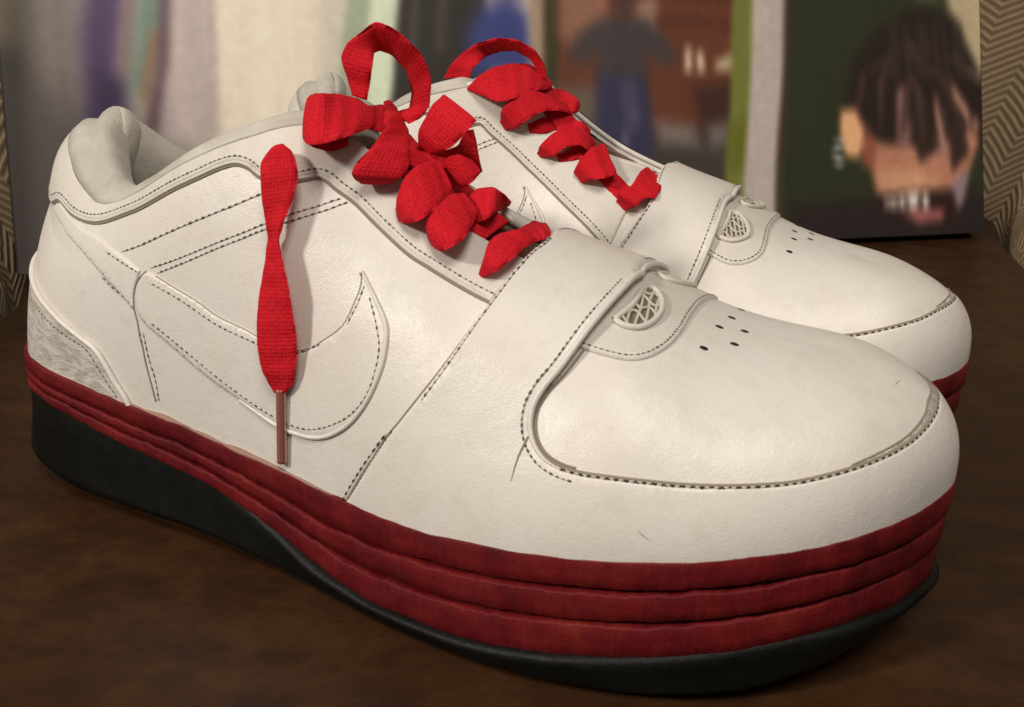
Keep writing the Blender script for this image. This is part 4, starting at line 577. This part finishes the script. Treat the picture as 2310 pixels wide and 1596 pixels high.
def tmax(s):
    s = s % 2
    hs_ = min(s, 2 - s)
    if hs_ < .3: return float(np.interp(hs_, [0, .06, .10, .14, .18], [.87, .87, .895, .955, 1.]))
    if s <= 1: return float(np.interp(s, [.40, .46, .50, .52, .54, .56, .583, .606, .6061], [1, .94, .905, .90, .89, .873, .857, .845, 1.]))
    return float(np.interp(2 - s, [.40, .46, .50, .55, .59, .606, .6061], [1, .965, .94, .94, .94, .95, 1.]))
def make_parts():
    """list of (part name, V, F, material, kind, parent part or None); right shoe, coordinates of the shell"""
    R_ = []; thr = []; hol = []; sea = []; hod = []
    def add(name, vf, mat, kind=None, par=None): R_.append((name, vf[0], vf[1], M[mat], kind, par))
    def sew(q, h, **kw):
        a, b = stitches(q, h, **kw); thr.append(a); hol.append(b)
    def sewd(q, h, **kw):
        a, b = stitches(q, h, **kw); thr.append(a); hod.append(b)
    # ---- upper shell
    idx = np.arange(NS * (NT + 1)).reshape(NS, NT + 1); b = np.roll(idx, -1, 0)
    F = np.stack([idx[:, :-1], b[:, :-1], b[:, 1:], idx[:, 1:]], -1).reshape(-1, 4)
    V = G.copy(); tt = np.linspace(0, 1, NT + 1)
    for i in range(NS):                                   # the throat stays open: the edge turns under there
        tm = tmax(i / HS)
        if tm < .999:
            k = tt > tm; q = np.array([[i / HS, tm]]); p = S(q)[0]; n_ = SN(q)[0]
            V[i, k] = p - n_ * (.0028 * np.clip((tt[k] - tm) / .03, 0, 1))[:, None]
    add('upper', (V.reshape(-1, 3), F), 'leather')
    # ---- collar and eyestay panel, both sides, running round the heel
    ey = lat('eyestay'); le = [(0.0, .605), (.02, .603)] + ey
    rear = lat('strap_rear')
    me = [(0.0, .605), (-.02, .603)] + [(-s, t) for s, t in ey if s < .37] + [(-.388, .748), (-.405, .711), (-.45, .65), (-.50, .575), (-.545, .50), (-.573, .44)]
    TL = .972
    lo_l = curve(le); up_l = curve([(.5748, .6542), (.586, .74), (.597, .80), (.603, .836)])
    lo_m = curve(me); up_m = curve([(-.573, .44), (-.585, .60), (-.597, .80), (-.604, .94)])
    ss = np.linspace(.603, -.604, 700); top = np.stack([ss, [min(TL, tmax(k) - .008) for k in ss]], 1)
    out = np.vstack([lo_l[:-1], up_l[:-1], top[:-1], up_m[::-1][:-1], lo_m[::-1][:-1]])
    add('collar_panel', panel(out, .0011, free=lambda q: np.array([k[1] > min(TL, tmax(k[0]) - .008) - .004 for k in q])), 'leather2')
    for c_ in (lo_l, lo_m):
        sgn = 1 if c_ is lo_l else -1
        X = S(c_); N = SN(c_); add('piping', tube(X + N * .0005, .00055, N, 8), 'leather2')
        q = shift(c_[12:], sgn * .0017); sew(q, .00112, pitch=.0017)
        sea.append(seamline(shift(c_, -sgn * .0008), .0001, .00045))  # shade of the groove under the piping, drawn as a dark line
    # ---- strap and toe rand, one panel from strap to strap round the toe
    fr = lat('strap_front')
    rl = curve(rear[:-2] + [(.6035, .925), (.609, 1.)])
    fl = curve([(.697, 1.), (.6905, .93)] + fr[2:] + [(1.0, .408)] + [(1.0577, .397), (1.1027, .345), (1.1549, .313), (1.2004, .297), (1.25, .280), (1.29, .268), (1.325, .268), (1.346, .286), (1.345, .32), (1.3349, .36), (1.3234, .464), (1.3114, .614), (1.3035, .80), (1.303, 1.)])
    rm = curve([(1.391, 1.), (1.388, .86), (1.3892, .6915), (1.4019, .5605), (1.414, .4622), (1.4245, .3862), (1.46, .22), (1.50, .10), (1.53, .0)])
    out = np.vstack([rl[:-1], np.array([(.609 + (.697 - .609) * k / 12, 1.) for k in range(12)]), fl[:-1], np.array([(1.303 + (1.391 - 1.303) * k / 12, 1.) for k in range(12)]), rm[:-1],
                     np.array([(1.53 + (.4594 - 1.53) * k / 500, 0.) for k in range(500)])])
    def hf(q):      # the strap stands a little prouder than the rand round the toe
        a = np.abs(q[:, 0] - 1); w_ = np.clip((q[:, 1] - .27) / .42, 0, 1); return .0008 + .0034 * np.clip((a - .285) / .025, 0, 1) * w_ * w_ * (3 - 2 * w_)
    v, f = panel(out, .0013, free=lambda q: (q[:, 1] > .996) | (q[:, 1] < .004), hfun=hf, step=(.007, .02))
    add('strap_and_rand', (v, f), 'leather')
    hs = lambda q: S(q) + SN(q) * hf(q)[:, None]
    def sewh(q, **kw):
        hv = hf(q); sew(q, lambda f: float(np.interp(f, np.linspace(0, 1, len(hv)), hv)) + .00002, **kw)
    # bead on the front edge of the strap
    n0 = next(i for i in range(len(fl)) if fl[i][0] > .66 and fl[i][1] < .3); n1 = next(i for i in range(len(fl)) if fl[i][0] > 1.325)
    nb_ = n0 - 5
    for seg_ in (fl[:nb_], fl[n1:]):
        q = seg_; add('strap_bead', tube(hs(q) + SN(q) * -.0002, np.interp(np.linspace(0, 1, len(q)), [0, .7, .85, 1], [.0009, .0009, .0007, .0002]) if len(seg_) == nb_ else .0008, SN(q), 8), 'leather')
    sewh(shift(fl[16:n0], -.0021), pitch=.0017); sewh(shift(fl[n1:-16], -.0021), pitch=.0017)
    sea.append(seamline(shift(fl[16:n0], .0013), .0001, .0004)); sea.append(seamline(shift(fl[n1:-16], .0013), .0001, .0004))
    toe = fl[n0 - 45:n1 + 10]
    sewd(shift(toe, .0001), .0005, pitch=.0023, w=.00048, gap=.80); sea.append(seamline(shift(toe, .0005), .0002, .0006))  # thicker dark line paints the shading of the toe crease
    sewh(shift(rl[60:-6], -.0012), pitch=.0022, w=.00034); sea.append(seamline(shift(rl, .0003), .0001, .00026)); sea.append(seamline(shift(rm, .0003), .0001, .00026)); sewh(shift(rm[6:-60], -.0012), pitch=.0019)
    # bar of double stitching at the foot of the strap
    sl = curve([(.5042, .2142), (.4594, .004)]); sewd(shift(sl, .0009), .0003, pitch=.0026, w=.00036, gap=.8); sewd(shift(sl, -.0006), .0011, pitch=.0026, w=.00036, gap=.8)
    sea.append(seamline(shift(sl, .0012), .0001, .0004)); sea.append(seamline(shift(sl, .0003), .0003, .0004)); hod.append(pill(S(sl[:1])[0] + SN(sl[:1])[0] * .0003, np.array((.7, 0, .7)), SN(sl[:1])[0], .0008, .0005, .0004))
    # worn band at the toe between two seams
    ti = [tuple(p) for p in ST['toe_inner']][:-1] + [(1.0, .46), (1.03, .452), (1.06, .425)]
    oc = [(1.06, .402), (1.03, .405), (1.0, .41), (.9764, .382), (.9507, .345), (.9218, .314), (.8926, .29), (.8634, .279)]
    out = np.vstack([curve(ti)[:-1], curve([ti[-1], oc[0]])[:-1], curve(oc)[:-1], curve([oc[-1], ti[0]])[:-1]])
    add('scuffed_toe_band', panel(out, .0004, r=.0006, step=(.006, .012)), 'scuff')
    sea.append(seamline(curve(ti), .0003, .00028))
    # ---- tab with mesh window in front of the strap, over the spine (chart |s|, a)
    tb = [(.6496, .5917), (.6709, .5845), (.6919, .5926), (.7078, .6274), (.7247, .7022), (.7400, .8122), (.7490, .90), (.7545, .96), (.7580, 1.02), (.7600, 1.10), (.7575, 1.20), (.7470, 1.33), (.7266, 1.42), (.707, 1.453), (.6818, 1.437), (.665, 1.42)]
    tf = curve(tb, ch=chartB); tr = curve([tb[-1], (.675, 1.2), (.675, 1.), (.675, .8), tb[0]], ch=chartB)
    out = np.vstack([tf[:-1], tr[:-1]])
    add('mesh_tab', panel(out, .0009, ch=chartB), 'leather2')
    q = shift(tf, .0014, chartB); q2 = shift(tf, -.0014, chartB)
    sew(q if S(chartB(q))[len(q) // 4, 0] < S(chartB(tf))[len(tf) // 4, 0] else q2, .00092, ch=chartB, pitch=.0016)
    for wn in ([(.677, .712), (.6845, .7013), (.6977, .7158), (.7092, .7655), (.7183, .85), (.7178, .925), (.7115, .962), (.7045, .955), (.7005, .92), (.6905, .80)],
               [(.695, 1.350), (.7115, 1.3381), (.7308, 1.2539), (.7280, 1.16), (.7160, 1.12), (.708, 1.135), (.706, 1.22)]):
        wc = curve(wn + wn[:1], ch=chartB); wc[-1] = wc[0]
        add('window_backing', panel(wc, .00095, ch=chartB, r=.0004), 'cell')
        X = S(chartB(wc)); N = SN(chartB(wc)); add('window_bead', tube(X + N * .0014, .0009, N, 8), 'leather2')
        wa = np.array(wn); lo_, hi_ = wa.min(0), wa.max(0); cords = []
        def inside(p):
            r = False
            for (ax, ay), (bx, by) in zip(wn, wn[1:] + wn[:1]):
                if (ay > p[1]) != (by > p[1]) and p[0] < (bx - ax) * (p[1] - ay) / (by - ay) + ax: r = not r
            return r
        for fam in (0, 1):
            for k in range(9 if fam == 0 else 5):
                f0 = (k + .5) / (9 if fam == 0 else 5); run = []
                for u in np.linspace(0, 1, 60):
                    if fam == 0: p = np.array((lo_[0] + (hi_[0] - lo_[0]) * (f0 * 1.5 - .35 + .28 * u + .012 * math.sin(9 * u + k)), lo_[1] + (hi_[1] - lo_[1]) * u))
                    else: p = np.array((lo_[0] + (hi_[0] - lo_[0]) * u, lo_[1] + (hi_[1] - lo_[1]) * (f0 + .05 * math.sin(14 * u + 2 * k) - .10 * u)))
                    if inside(p): run.append(p)
                    elif len(run) > 4: break
                    else: run = []
                if len(run) > 4:
                    q = np.array(run); Xc = S(chartB(q)); Nc = SN(chartB(q)); cords.append(tube(Xc + Nc * (.00125 + .0002 * fam), .00042, Nc, 6))
        if cords: add('window_net', joinm(cords), 'net', 'stuff')
    # ---- punched holes on the vamp
    hp = [tuple(p) for p in ST['holes'][:4]] + [(1.2042, .9612), (1.2127, .79)]
    for s_, t_ in hp:
        q = np.array([[s_, t_]]); p = S(q)[0]; n = SN(q)[0]; tx = np.array((1., .15, 0)); tx -= n * (tx @ n); tx /= np.linalg.norm(tx)
        by = np.cross(n, tx); a = np.linspace(0, 2 * math.pi, 16, endpoint=False)
        ring = lambda r, h: p + n * h + r * (np.cos(a)[:, None] * tx + .72 * np.sin(a)[:, None] * by)
        V = np.vstack([ring(.00125, .00002), ring(.0011, .00012), ring(.0006, .00008), [p + n * .00005]]); F = []
        for r_ in (0, 16):
            for k in range(16): F.append([r_ + k, r_ + (k + 1) % 16, r_ + 16 + (k + 1) % 16, r_ + 16 + k])
        for k in range(16): F.append([32 + k, 32 + (k + 1) % 16, 48])
        add('punched_hole', (V, F), 'hole')
    # ---- heel counter with bead, round the back
    ct = [(0., .325), (.03, .324)] + lat('counter')[:-1] + [(.2195, .0)]
    cl = curve(ct); cm = np.c_[-cl[:, 0], cl[:, 1]]
    out = np.vstack([cl[:-1], np.array([(.2195 - .439 * k / 300, 0.) for k in range(300)]), cm[::-1][:-1]])
    add('heel_counter', panel(out, .0009, free=lambda q: q[:, 1] < .004), 'counter')
    full = np.vstack([cm[::-1][:-1], cl]); X = S(full); N = SN(full); add('counter_bead', tube(X + N * .0007, .0009, N, 8), 'leather')
    for sg_ in (1, -1):
        c_ = curve([(sg_ * s, t) for s, t in [(.06, .262), (.09, .255)] + lat('counter_st') + [(.205, .02)]]); sew(c_, .0009, pitch=.0019)
        sea.append(seamline(shift(c_, .0003), .0009, .00013))
    # ---- heel strip, seams of the quarter, emblem; on both sides
    for sg_ in (1, -1):
        P_ = lambda k: [(sg_ * s, t) for s, t in lat(k)]
        st_ = P_('strip')
        add('heel_strip', panel(np.vstack([curve(st_[:5])[:-1], curve(st_[4:7])[:-1], curve(st_[6:11])[:-1], curve(st_[10:] + st_[:1])[:-1]]), .0006, r=.0008), 'leather')
        sew(curve(P_('strip_st')), .0006, pitch=.0021); sew(curve(P_('strip_st2')), .0004, pitch=.0022)
        sea.append(seamline(curve(P_('seam') + P_('seam2')[1:]), .0001, .00028))
        sew(curve(P_('seam1')), .0001, pitch=.0021); sew(curve(P_('seam2')), .0001, pitch=.0021)
        q1 = curve(P_('q1')); sew(q1, .0001, pitch=.0024, w=.00032); sea.append(seamline(q1, .0, .00022))
        for k in ('q2a', 'q2b'):
            c_ = curve(P_(k)); sew(c_, .0001, pitch=.0020); sea.append(seamline(c_, .0, .00014))
        up = P_('swoosh_up'); lo = P_('swoosh_lo')
        cu = curve(up); clo = curve([up[-1]] + lo + [up[0]])
        add('check_emblem', panel(np.vstack([cu[:-1], clo[:-1]]), .0007, r=.0008, step=(.006, .016)), 'leather')
        # bead along the lower front edge of the emblem
        i1 = int(len(clo) * .60); c_ = clo[:i1]; N = SN(c_); add('emblem_bead', tube(S(c_) + N * .0004, np.interp(np.linspace(0, 1, i1), [0, .15, .85, 1], [.0003, .0007, .0007, .0003]), N, 8), 'leather')
        sea.append(seamline(shift(clo[:int(len(clo) * .92)], sg_ * -.0009), .0, .00026)); sea.append(seamline(cu, .0005, .00013))
        sew(curve(P_('sw_st_lo')), .0007, pitch=.0020); sew(curve(P_('sw_st_up')), .0007, pitch=.0020)
        ti_ = curve([up[9], up[10], up[11]]); sew(shift(ti_, sg_ * -.0012), .0007, pitch=.0020)
    # crease beside the strap, its shade drawn as a dark tapering line; thin scratches
    cc = curve(lat('crease')); sea.append(tube(S(cc) + SN(cc) * .0009, np.interp(np.linspace(0, 1, len(cc)), [0, .3, 1], [.0004, .0003, .00008]), SN(cc), 5))
    for sc0 in ([(.706, .118), (.712, .098), (.717, .085)], [(.985, .60), (.975, .60), (.962, .595)], ):
        qc = curve(sc0); sea.append(tube(S(qc) + SN(qc) * (.0008 if sc0[0][1] < .2 else 0), np.interp(np.linspace(0, 1, len(qc)), [0, .5, 1], [.00004, .00013, .00004]), SN(qc), 5))
    add('stitch_thread', joinm(thr), 'thread', 'stuff'); add('stitch_holes', joinm(hol), 'stitch_hole', 'stuff'); add('stitch_holes', joinm(hod), 'stitch_dark', 'stuff'); add('seam_line', joinm(sea), 'seam', 'stuff')
    # ---- rolled edges of the throat
    for sg_ in (1, -1):
        ss = sg_ * np.linspace(.40, .603, 120); q = np.stack([ss, [tmax(k) - .004 for k in ss]], 1); X = S(q); N = SN(q); add('throat_edge', tube(X - N * .0004, .0011 if sg_ > 0 else .0021, N, 10), 'leather2')
    # ---- padded collar lining
    sc_ = np.linspace(-.372, .412, 420); q1 = np.stack([sc_, np.ones(420)], 1); T = S(q1); q0 = np.stack([sc_, np.interp(np.abs(sc_), [0, .04, .10, .13, .2, .35, .412], [.858, .858, .885, .925, .950, .955, .965])], 1); P0 = S(q0); N0 = SN(q0)
    hn = N0.copy(); hn[:, 2] = 0; hn /= np.linalg.norm(hn, axis=1)[:, None]
    rows = [P0 - N0 * .0006, P0 + N0 * .0012]
    lean_ = np.exp(-(sc_ / .10) ** 2)[:, None]; mid0 = .5 * (P0 + T); rows.append(P0 * .62 + T * .38 + N0 * (.0012 + .0003 * lean_))
    fall = np.clip(np.minimum(.412 - sc_, .372 + sc_) / .03, 0, 1)[:, None] ** .5
    R0 = (.0044 + .0026 * np.exp(-(sc_ / .085) ** 2))[:, None]
    c = T - hn * (R0 - .0016) - np.array((0, 0, 1.)) * R0 * (.50 + .20 * np.exp(-(sc_ / .085) ** 2))[:, None]
    for a in np.linspace(.10 * math.pi, .92 * math.pi, 11): rows.append(c + R0 * fall * (hn * math.cos(a) + np.array((0, 0, 1.)) * math.sin(a)))
    end = rows[-1]; hw_ = np.exp(-(sc_ / .10) ** 2)[:, None]
    for d_, z_ in ((-.0004, .003), (-.0004, .007), (.0002, .012), (.0014, .018), (.0030, .026), (.0042, .036), (.0048, .048), (.0050, .060)):
        rows.append(end + hn * (d_ + .0035 * hw_ * z_ / .03) - np.array((0, 0, z_)))
    A = np.array(rows); m_, n_ = A.shape[:2]; idx = np.arange(m_ * n_).reshape(m_, n_)
    F = np.stack([idx[:-1, :-1], idx[1:, :-1], idx[1:, 1:], idx[:-1, 1:]], -1).reshape(-1, 4)
    add('collar_lining', (A.reshape(-1, 3), F), 'lining')
    # ---- insole
    q = np.stack([np.linspace(0, 2, 200, endpoint=False), np.full(200, .10)], 1); X = S(q); cen = X.mean(0); X = cen + (X - cen) * .96; X[:, 2] = np.maximum(X[:, 2], .043)
    add('insole', (np.vstack([X, [cen]]), [[k, (k + 1) % 200, 200] for k in range(200)]), 'lining')
    # ---- tongue: arched padded slab
    cx = [(.196, .0505, .0955, .010), (.18, .051, .0995, .0115), (.162, .052, .1065, .0135), (.142, .0525, .1155, .0160), (.128, .052, .1225, .0170), (.118, .0515, .1275, .0170), (.112, .051, .1300, .0165), (.109, .051, .1305, .0150)]
    cx = np.array(cx); u = np.linspace(0, len(cx) - 1, 60); C_ = np.stack([np.interp(u, np.arange(len(cx)), cx[:, k]) for k in range(4)], 1)
    for _ in range(6): C_[1:-1] = .5 * C_[1:-1] + .25 * (C_[2:] + C_[:-2])
    Tn = np.gradient(C_[:, :3], axis=0); Tn /= np.linalg.norm(Tn, axis=1)[:, None]; up_ = np.cross(Tn, np.array((0, 1., 0))); up_ *= np.sign(up_[:, 2:3]); up_ /= np.linalg.norm(up_, axis=1)[:, None]
    def slab(i0, i1, th, grow=0.):
        v = np.linspace(-1, 1, 17); rows = []
        for sgn in (1, -1):
            for i in range(i0, i1):
                e_ = np.sqrt(np.clip(1 - v ** 4, 0, 1)); end = min(1., (i1 - 1 - i) / 3. + .25)
                rows.append(C_[i, :3] + np.outer(v, (0, 1., 0)) * (C_[i, 3] + grow) + up_[i] * (-(v ** 2)[:, None] * C_[i, 3] * .42 + (sgn * (th / 2 + grow) * e_ * end)[:, None]))
        A = np.array(rows); n_ = i1 - i0; idx = np.arange(2 * n_ * 17).reshape(2, n_, 17); F = []
        for s_ in (0, 1):
            a = idx[s_]; f = np.stack([a[:-1, :-1], a[1:, :-1], a[1:, 1:], a[:-1, 1:]], -1).reshape(-1, 4); F += (f if s_ else f[:, ::-1]).tolist()
        for i in range(n_ - 1):
            for e_ in (0, 16): F.append([idx[0, i, e_], idx[0, i + 1, e_], idx[1, i + 1, e_], idx[1, i, e_]])
        for j in range(16):
            for e_ in (0, n_ - 1): F.append([idx[0, e_, j], idx[0, e_, j + 1], idx[1, e_, j + 1], idx[1, e_, j]])
        return A.reshape(-1, 3), [[int(k) for k in f] for f in F]
    add('tongue', slab(0, 34, .003), 'tongue'); add('tongue_padding', slab(33, 60, .0065, .0004), 'tongue_top')
    # ---- midsole: three foam layers, and the rubber outsole
    Bx = G[:, 0]; tg = np.roll(Bx, -2, 0) - np.roll(Bx, 2, 0); on = np.c_[tg[:, 1], -tg[:, 0], np.zeros(NS)]; on /= np.linalg.norm(on, axis=1)[:, None]
    # finer loop
    K = 3; u = np.arange(NS * K) / K; i0 = np.floor(u).astype(int); f_ = (u - i0)[:, None]; XY = Bx[i0 % NS] * (1 - f_) + Bx[(i0 + 1) % NS] * f_; ON = on[i0 % NS] * (1 - f_) + on[(i0 + 1) % NS] * f_; NN = NS * K
    x = XY[:, 0]; lip = XY[:, 2]
    tab = lambda L: sm(np.interp(x, [p[0] for p in L], [p[1] for p in L]), 60)
    rb = tab([(.003, .034), (.02, .0345), (.042, .0307), (.063, .027), (.09, .0232), (.109, .0183), (.121, .0144), (.139, .0077), (.157, .0050), (.187, .0062), (.214, .0100), (.237, .0135), (.2555, .0164), (.272, .0191), (.289, .0205), (.306, .0195)])
    gb = tab([(.003, .0095), (.010, .0055), (.020, .0020), (.04, 0), (.235, 0), (.262, .0018), (.275, .0055), (.286, .0105), (.298, .0145), (.306, .0165)])
    f1 = tab([(.0, .42), (.12, .39), (.145, .37), (.18, .30), (.306, .285)]); f2 = tab([(0, .72), (.121, .70), (.163, .64), (.306, .635)])
    def nz(sc, amp, it): 
        a = rng.normal(0, 1, NN)
        a = sm(a, it); return a / max(a.std(), 1e-9) * amp
    pfl = tab([(.003, .0022), (.06, .0016), (.14, .0012), (.2, .0012), (.306, .0012)])
    flare = tab([(.003, .000), (.1, .0005), (.15, .0014), (.2, .0020), (.24, .0012), (.28, -.0004), (.306, -.0015)])
    seg = np.cumsum(np.r_[0, np.linalg.norm(np.diff(XY[:, :2], axis=0), axis=1)])
    # irregular vertical tears of the old foam
    tears = np.zeros(NN); peaks = np.zeros(NN); pos = 0.
    while pos < seg[-1]:
        pos += random.uniform(.006, .017); am = random.random(); tears += np.exp(-((seg - pos) / .00018) ** 2) * (.00004 + .00022 * am); peaks += np.exp(-np.abs(seg - pos) / .0014) * am
    thick = lip - rb; top = lip + .0009
    z1 = lip - thick * f1; z2 = lip - thick * f2
    bounds = [(top, z1), (z1, z2), (z2, rb - .0006)]
    for li, (a, b_) in enumerate(bounds):
        gap = np.minimum(.0013, .10 * thick)
        za = a - (0 if li == 0 else gap * .5) + (nz(0, .00022, 160) + nz(0, .00014, 10) + .00050 * np.roll(peaks, 37 * li) if li else nz(0, .00010, 60)); zb = b_ + (gap * .5 if li < 2 else 0) + (nz(0, .00014, 60) if li < 2 else 0)
        p = pfl + flare * (li / 2.) + nz(0, .00012, 60); hgt = za - zb
        scal = np.roll(tears, 37 * li) * np.clip(hgt / .006, .3, 1) * (1 if li else .6)
        ed = np.minimum(.0005, hgt * .2)
        rows = [(-.006, za), (p - .0007, za), (p - .00018 - scal, za - .00012), (p - scal, za - ed), (p + .0001 - scal, za - hgt * .35), (p + .00012 - scal, za - hgt * .6), (p + .0001 - scal, zb + ed), (p - .00025 - scal, zb + .00012), (p - .0009, zb), (-.006, zb)]
        A = np.array([XY * [1, 1, 0] + ON * (np.broadcast_to(o_, (NN,)) + (nz(0, .00003, 1) if 1 < k < 8 else 0))[:, None] + np.array((0, 0, 1.)) * np.broadcast_to(z_, (NN,))[:, None] for k, (o_, z_) in enumerate(rows)])
        idx = np.arange(len(rows) * NN).reshape(len(rows), NN); b2 = np.roll(idx, -1, 1)
        F = np.stack([idx[:-1], idx[1:], b2[1:], b2[:-1]], -1).reshape(-1, 4)
        add('midsole_layer', (A.reshape(-1, 3), F), 'midsole')
    gr_ = (.0003 + np.abs(nz(0, .00025, 120))) * np.interp(x, [.04, .07, .135, .15, .3], [.25, 1, 1, .25, .2]); gq = XY + ON * (pfl * .35)[:, None] + np.array((0, 0, .0007)); gv, gf = tube(np.vstack([gq, gq[:2]]), np.r_[gr_, gr_[:2]], np.tile((0, 0, 1.), (NN + 2, 1)), 6); add('glue_line', (gv, gf), 'glue')
    # heel: tall rounded rubber cup; forefoot: low wall with a glossy lip on top
    hw = rb - gb; heel = np.clip((hw - .010) / .012, 0, 1); p = pfl + flare
    rows = [(-.006, rb + .0004), (p - .0002 - .0012 * heel, rb + .0003), (p + .0014 - .0026 * heel, rb - .0002), (p + .0024 - .0030 * heel, rb - .0014 - .001 * heel), (p + .0022 - .0026 * heel, rb - hw * .30), (p + .0018 - .0012 * heel, rb - hw * .55),
            (p + .0014 + .0000 * heel, gb + hw * .28), (p + .0012 + .0004 * heel, gb + hw * .22), (p - .0004 - .0008 * heel, gb + .0012 + .0020 * heel), (p - .0028 - .0035 * heel, gb + .0001), (-.004, gb + 0 * x), (-.012, gb * .6)]
    A = np.array([XY * [1, 1, 0] + ON * np.broadcast_to(o_, (NN,))[:, None] + np.array((0, 0, 1.)) * np.broadcast_to(z_, (NN,))[:, None] for o_, z_ in rows])
    idx = np.arange(len(rows) * NN).reshape(len(rows), NN); b2 = np.roll(idx, -1, 1)
    F = np.stack([idx[:-1], idx[1:], b2[1:], b2[:-1]], -1).reshape(-1, 4).tolist() + [idx[-1].tolist(), ]
    add('outsole', (A.reshape(-1, 3), F), 'outsole')
    return R_

def ribbon(cs, th=.0015, n=100, m=13):
    """flat woven lace between two edges given as cross sections [[left,right],...] in mm"""
    cs = np.array(cs, float) / 1000; k = len(cs); u = np.linspace(0, k - 1, n)
    def sp(P):
        Q = np.vstack([2 * P[0] - P[1], P, 2 * P[-1] - P[-2]]); i = np.minimum(u.astype(int), k - 2); t = (u - i)[:, None]
        p0, p1, p2, p3 = Q[i], Q[i + 1], Q[i + 2], Q[i + 3]
        return .65 * .5 * (2 * p1 + (p2 - p0) * t + (2 * p0 - 5 * p1 + 4 * p2 - p3) * t ** 2 + (3 * p1 - p0 - 3 * p2 + p3) * t ** 3) + .35 * (p1 + (p2 - p1) * t)
    L_, R2 = sp(cs[:, 0]), sp(cs[:, 1]); mid = .5 * (L_ + R2); T = np.gradient(mid, axis=0); T /= np.maximum(np.linalg.norm(T, axis=1), 1e-9)[:, None]
    W_ = R2 - L_; N = np.cross(W_, T); N /= np.maximum(np.linalg.norm(N, axis=1), 1e-9)[:, None]
    for _ in range(3): N[1:-1] = .5 * N[1:-1] + .25 * (N[2:] + N[:-2]); N /= np.maximum(np.linalg.norm(N, axis=1), 1e-9)[:, None]
    ln = np.r_[0, np.cumsum(np.linalg.norm(np.diff(mid, axis=0), axis=1))]; wd = np.linalg.norm(W_, axis=1)
    v = np.linspace(0, 1, m); prof = np.sqrt(np.clip(1 - (2 * v - 1) ** 8, 0, 1)); rows = []; UV = []
    side = 1. if (N[n // 2] @ (np.array((.278, -.2266, .1821)) - mid[n // 2])) > 0 else -1.
    for sg_ in (1, -1):
        for i in range(n):
            wob = .00025 * math.sin(ln[i] * 900 + sg_) * .5
            rows.append(L_[i] + np.outer(v, W_[i]) + np.outer(sg_ * prof * th / 2 + wob + side * .03 * wd[i] * (1 - (2 * v - 1) ** 2), N[i])); UV.append(np.c_[(v - .5) * .011, np.full(m, ln[i] + (.03 if sg_ < 0 else 0))])
    A = np.array(rows).reshape(2, n, m, 3); idx = np.arange(2 * n * m).reshape(2, n, m); F = []
    for s_ in (0, 1):
        a = idx[s_]; f = np.stack([a[:-1, :-1], a[1:, :-1], a[1:, 1:], a[:-1, 1:]], -1).reshape(-1, 4); F += (f if s_ == 0 else f[:, ::-1]).tolist()
    for i in range(n - 1):
        F.append([int(idx[0, i, m - 1]), int(idx[0, i + 1, m - 1]), int(idx[1, i + 1, m - 1]), int(idx[1, i, m - 1])]); F.append([int(idx[0, i + 1, 0]), int(idx[0, i, 0]), int(idx[1, i, 0]), int(idx[1, i + 1, 0])])
    for j in range(m - 1):
        F.append([int(idx[0, 0, j]), int(idx[0, 0, j + 1]), int(idx[1, 0, j + 1]), int(idx[1, 0, j])]); F.append([int(idx[0, n - 1, j + 1]), int(idx[0, n - 1, j]), int(idx[1, n - 1, j]), int(idx[1, n - 1, j + 1])])
    return A.reshape(-1, 3), F, np.vstack(UV)

PARTS = make_parts()
ORG = np.array((.15, .055, 0))
def make_sneaker(label, loc, rot, mirror, laces):
    root = bpy.data.objects.new('sneaker', None); col.objects.link(root); root.location = loc; root.rotation_euler = (0, 0, rot)
    tag(root, label, 'sneaker', 'pair of white sneakers')
    def place(name, V, F, mat, par, kind=None):
        V = np.asarray(V) - ORG; F = F if isinstance(F, list) else F.tolist()
        if mirror: V = V * [1, -1, 1]; F = [list(f)[::-1] for f in F]
        o = mesh_obj(name, V, F, mat, par)
        if kind: o['kind'] = kind
        return o
    for name, V, F, mat, kind, par in PARTS: place(name, V, F, mat, root, kind)
    def uvs(o, UV):
        uvl = o.data.uv_layers.new(name='UVMap'); li = np.empty(len(o.data.loops), np.int32); o.data.loops.foreach_get('vertex_index', li); uvl.data.foreach_set('uv', UV[li].astype(np.float32).ravel())
    for key, name in laces:
        V, F, UV = ribbon(LACE[key]); o = place(name, V, F, M['lace'], root); uvs(o, UV)
        if key == 'near_tail':
            a = np.array(LACE['near_aglet']) / 1000; u = np.linspace(0, 3, 30); X = np.stack([np.interp(u, range(4), a[:, k]) for k in range(3)], 1)
            V, F = tube(X, .00155, np.tile((0, -1., .2), (30, 1)), 14); X0 = X.mean(0); place('aglet', V, F, M['aglet'], o)
    return root
make_sneaker('white leather sneaker in front with a red lace end hanging down its side', tuple(ORG), 0, False,
             [('near_loop', 'lace_loop'), ('near_bow', 'lace_loop'), ('near_fan', 'lace_loop'), ('near_fold', 'lace_loop'), ('near_wrap', 'lace_knot'), ('near_side', 'lace_band'), ('near_b1', 'lace_band'), ('near_b2', 'lace_band'), ('near_b3', 'lace_band'), ('near_b4', 'lace_band'), ('near_b5', 'lace_band'), ('near_tail', 'lace_end'), ('near_under', 'lace_band')])
make_sneaker('white leather sneaker standing behind, its heel hidden by the front sneaker', (ORG[0] + FAR[0], ORG[1] + FAR[1], 0), math.radians(FAR[2]), True,
             [('far_loop', 'lace_loop')] + [(k, 'lace_band') for k in ('far_b1', 'far_b2', 'far_b2b', 'far_b3', 'far_b3b', 'far_b4', 'far_b5', 'far_r2', 'far_r3', 'far_under')])
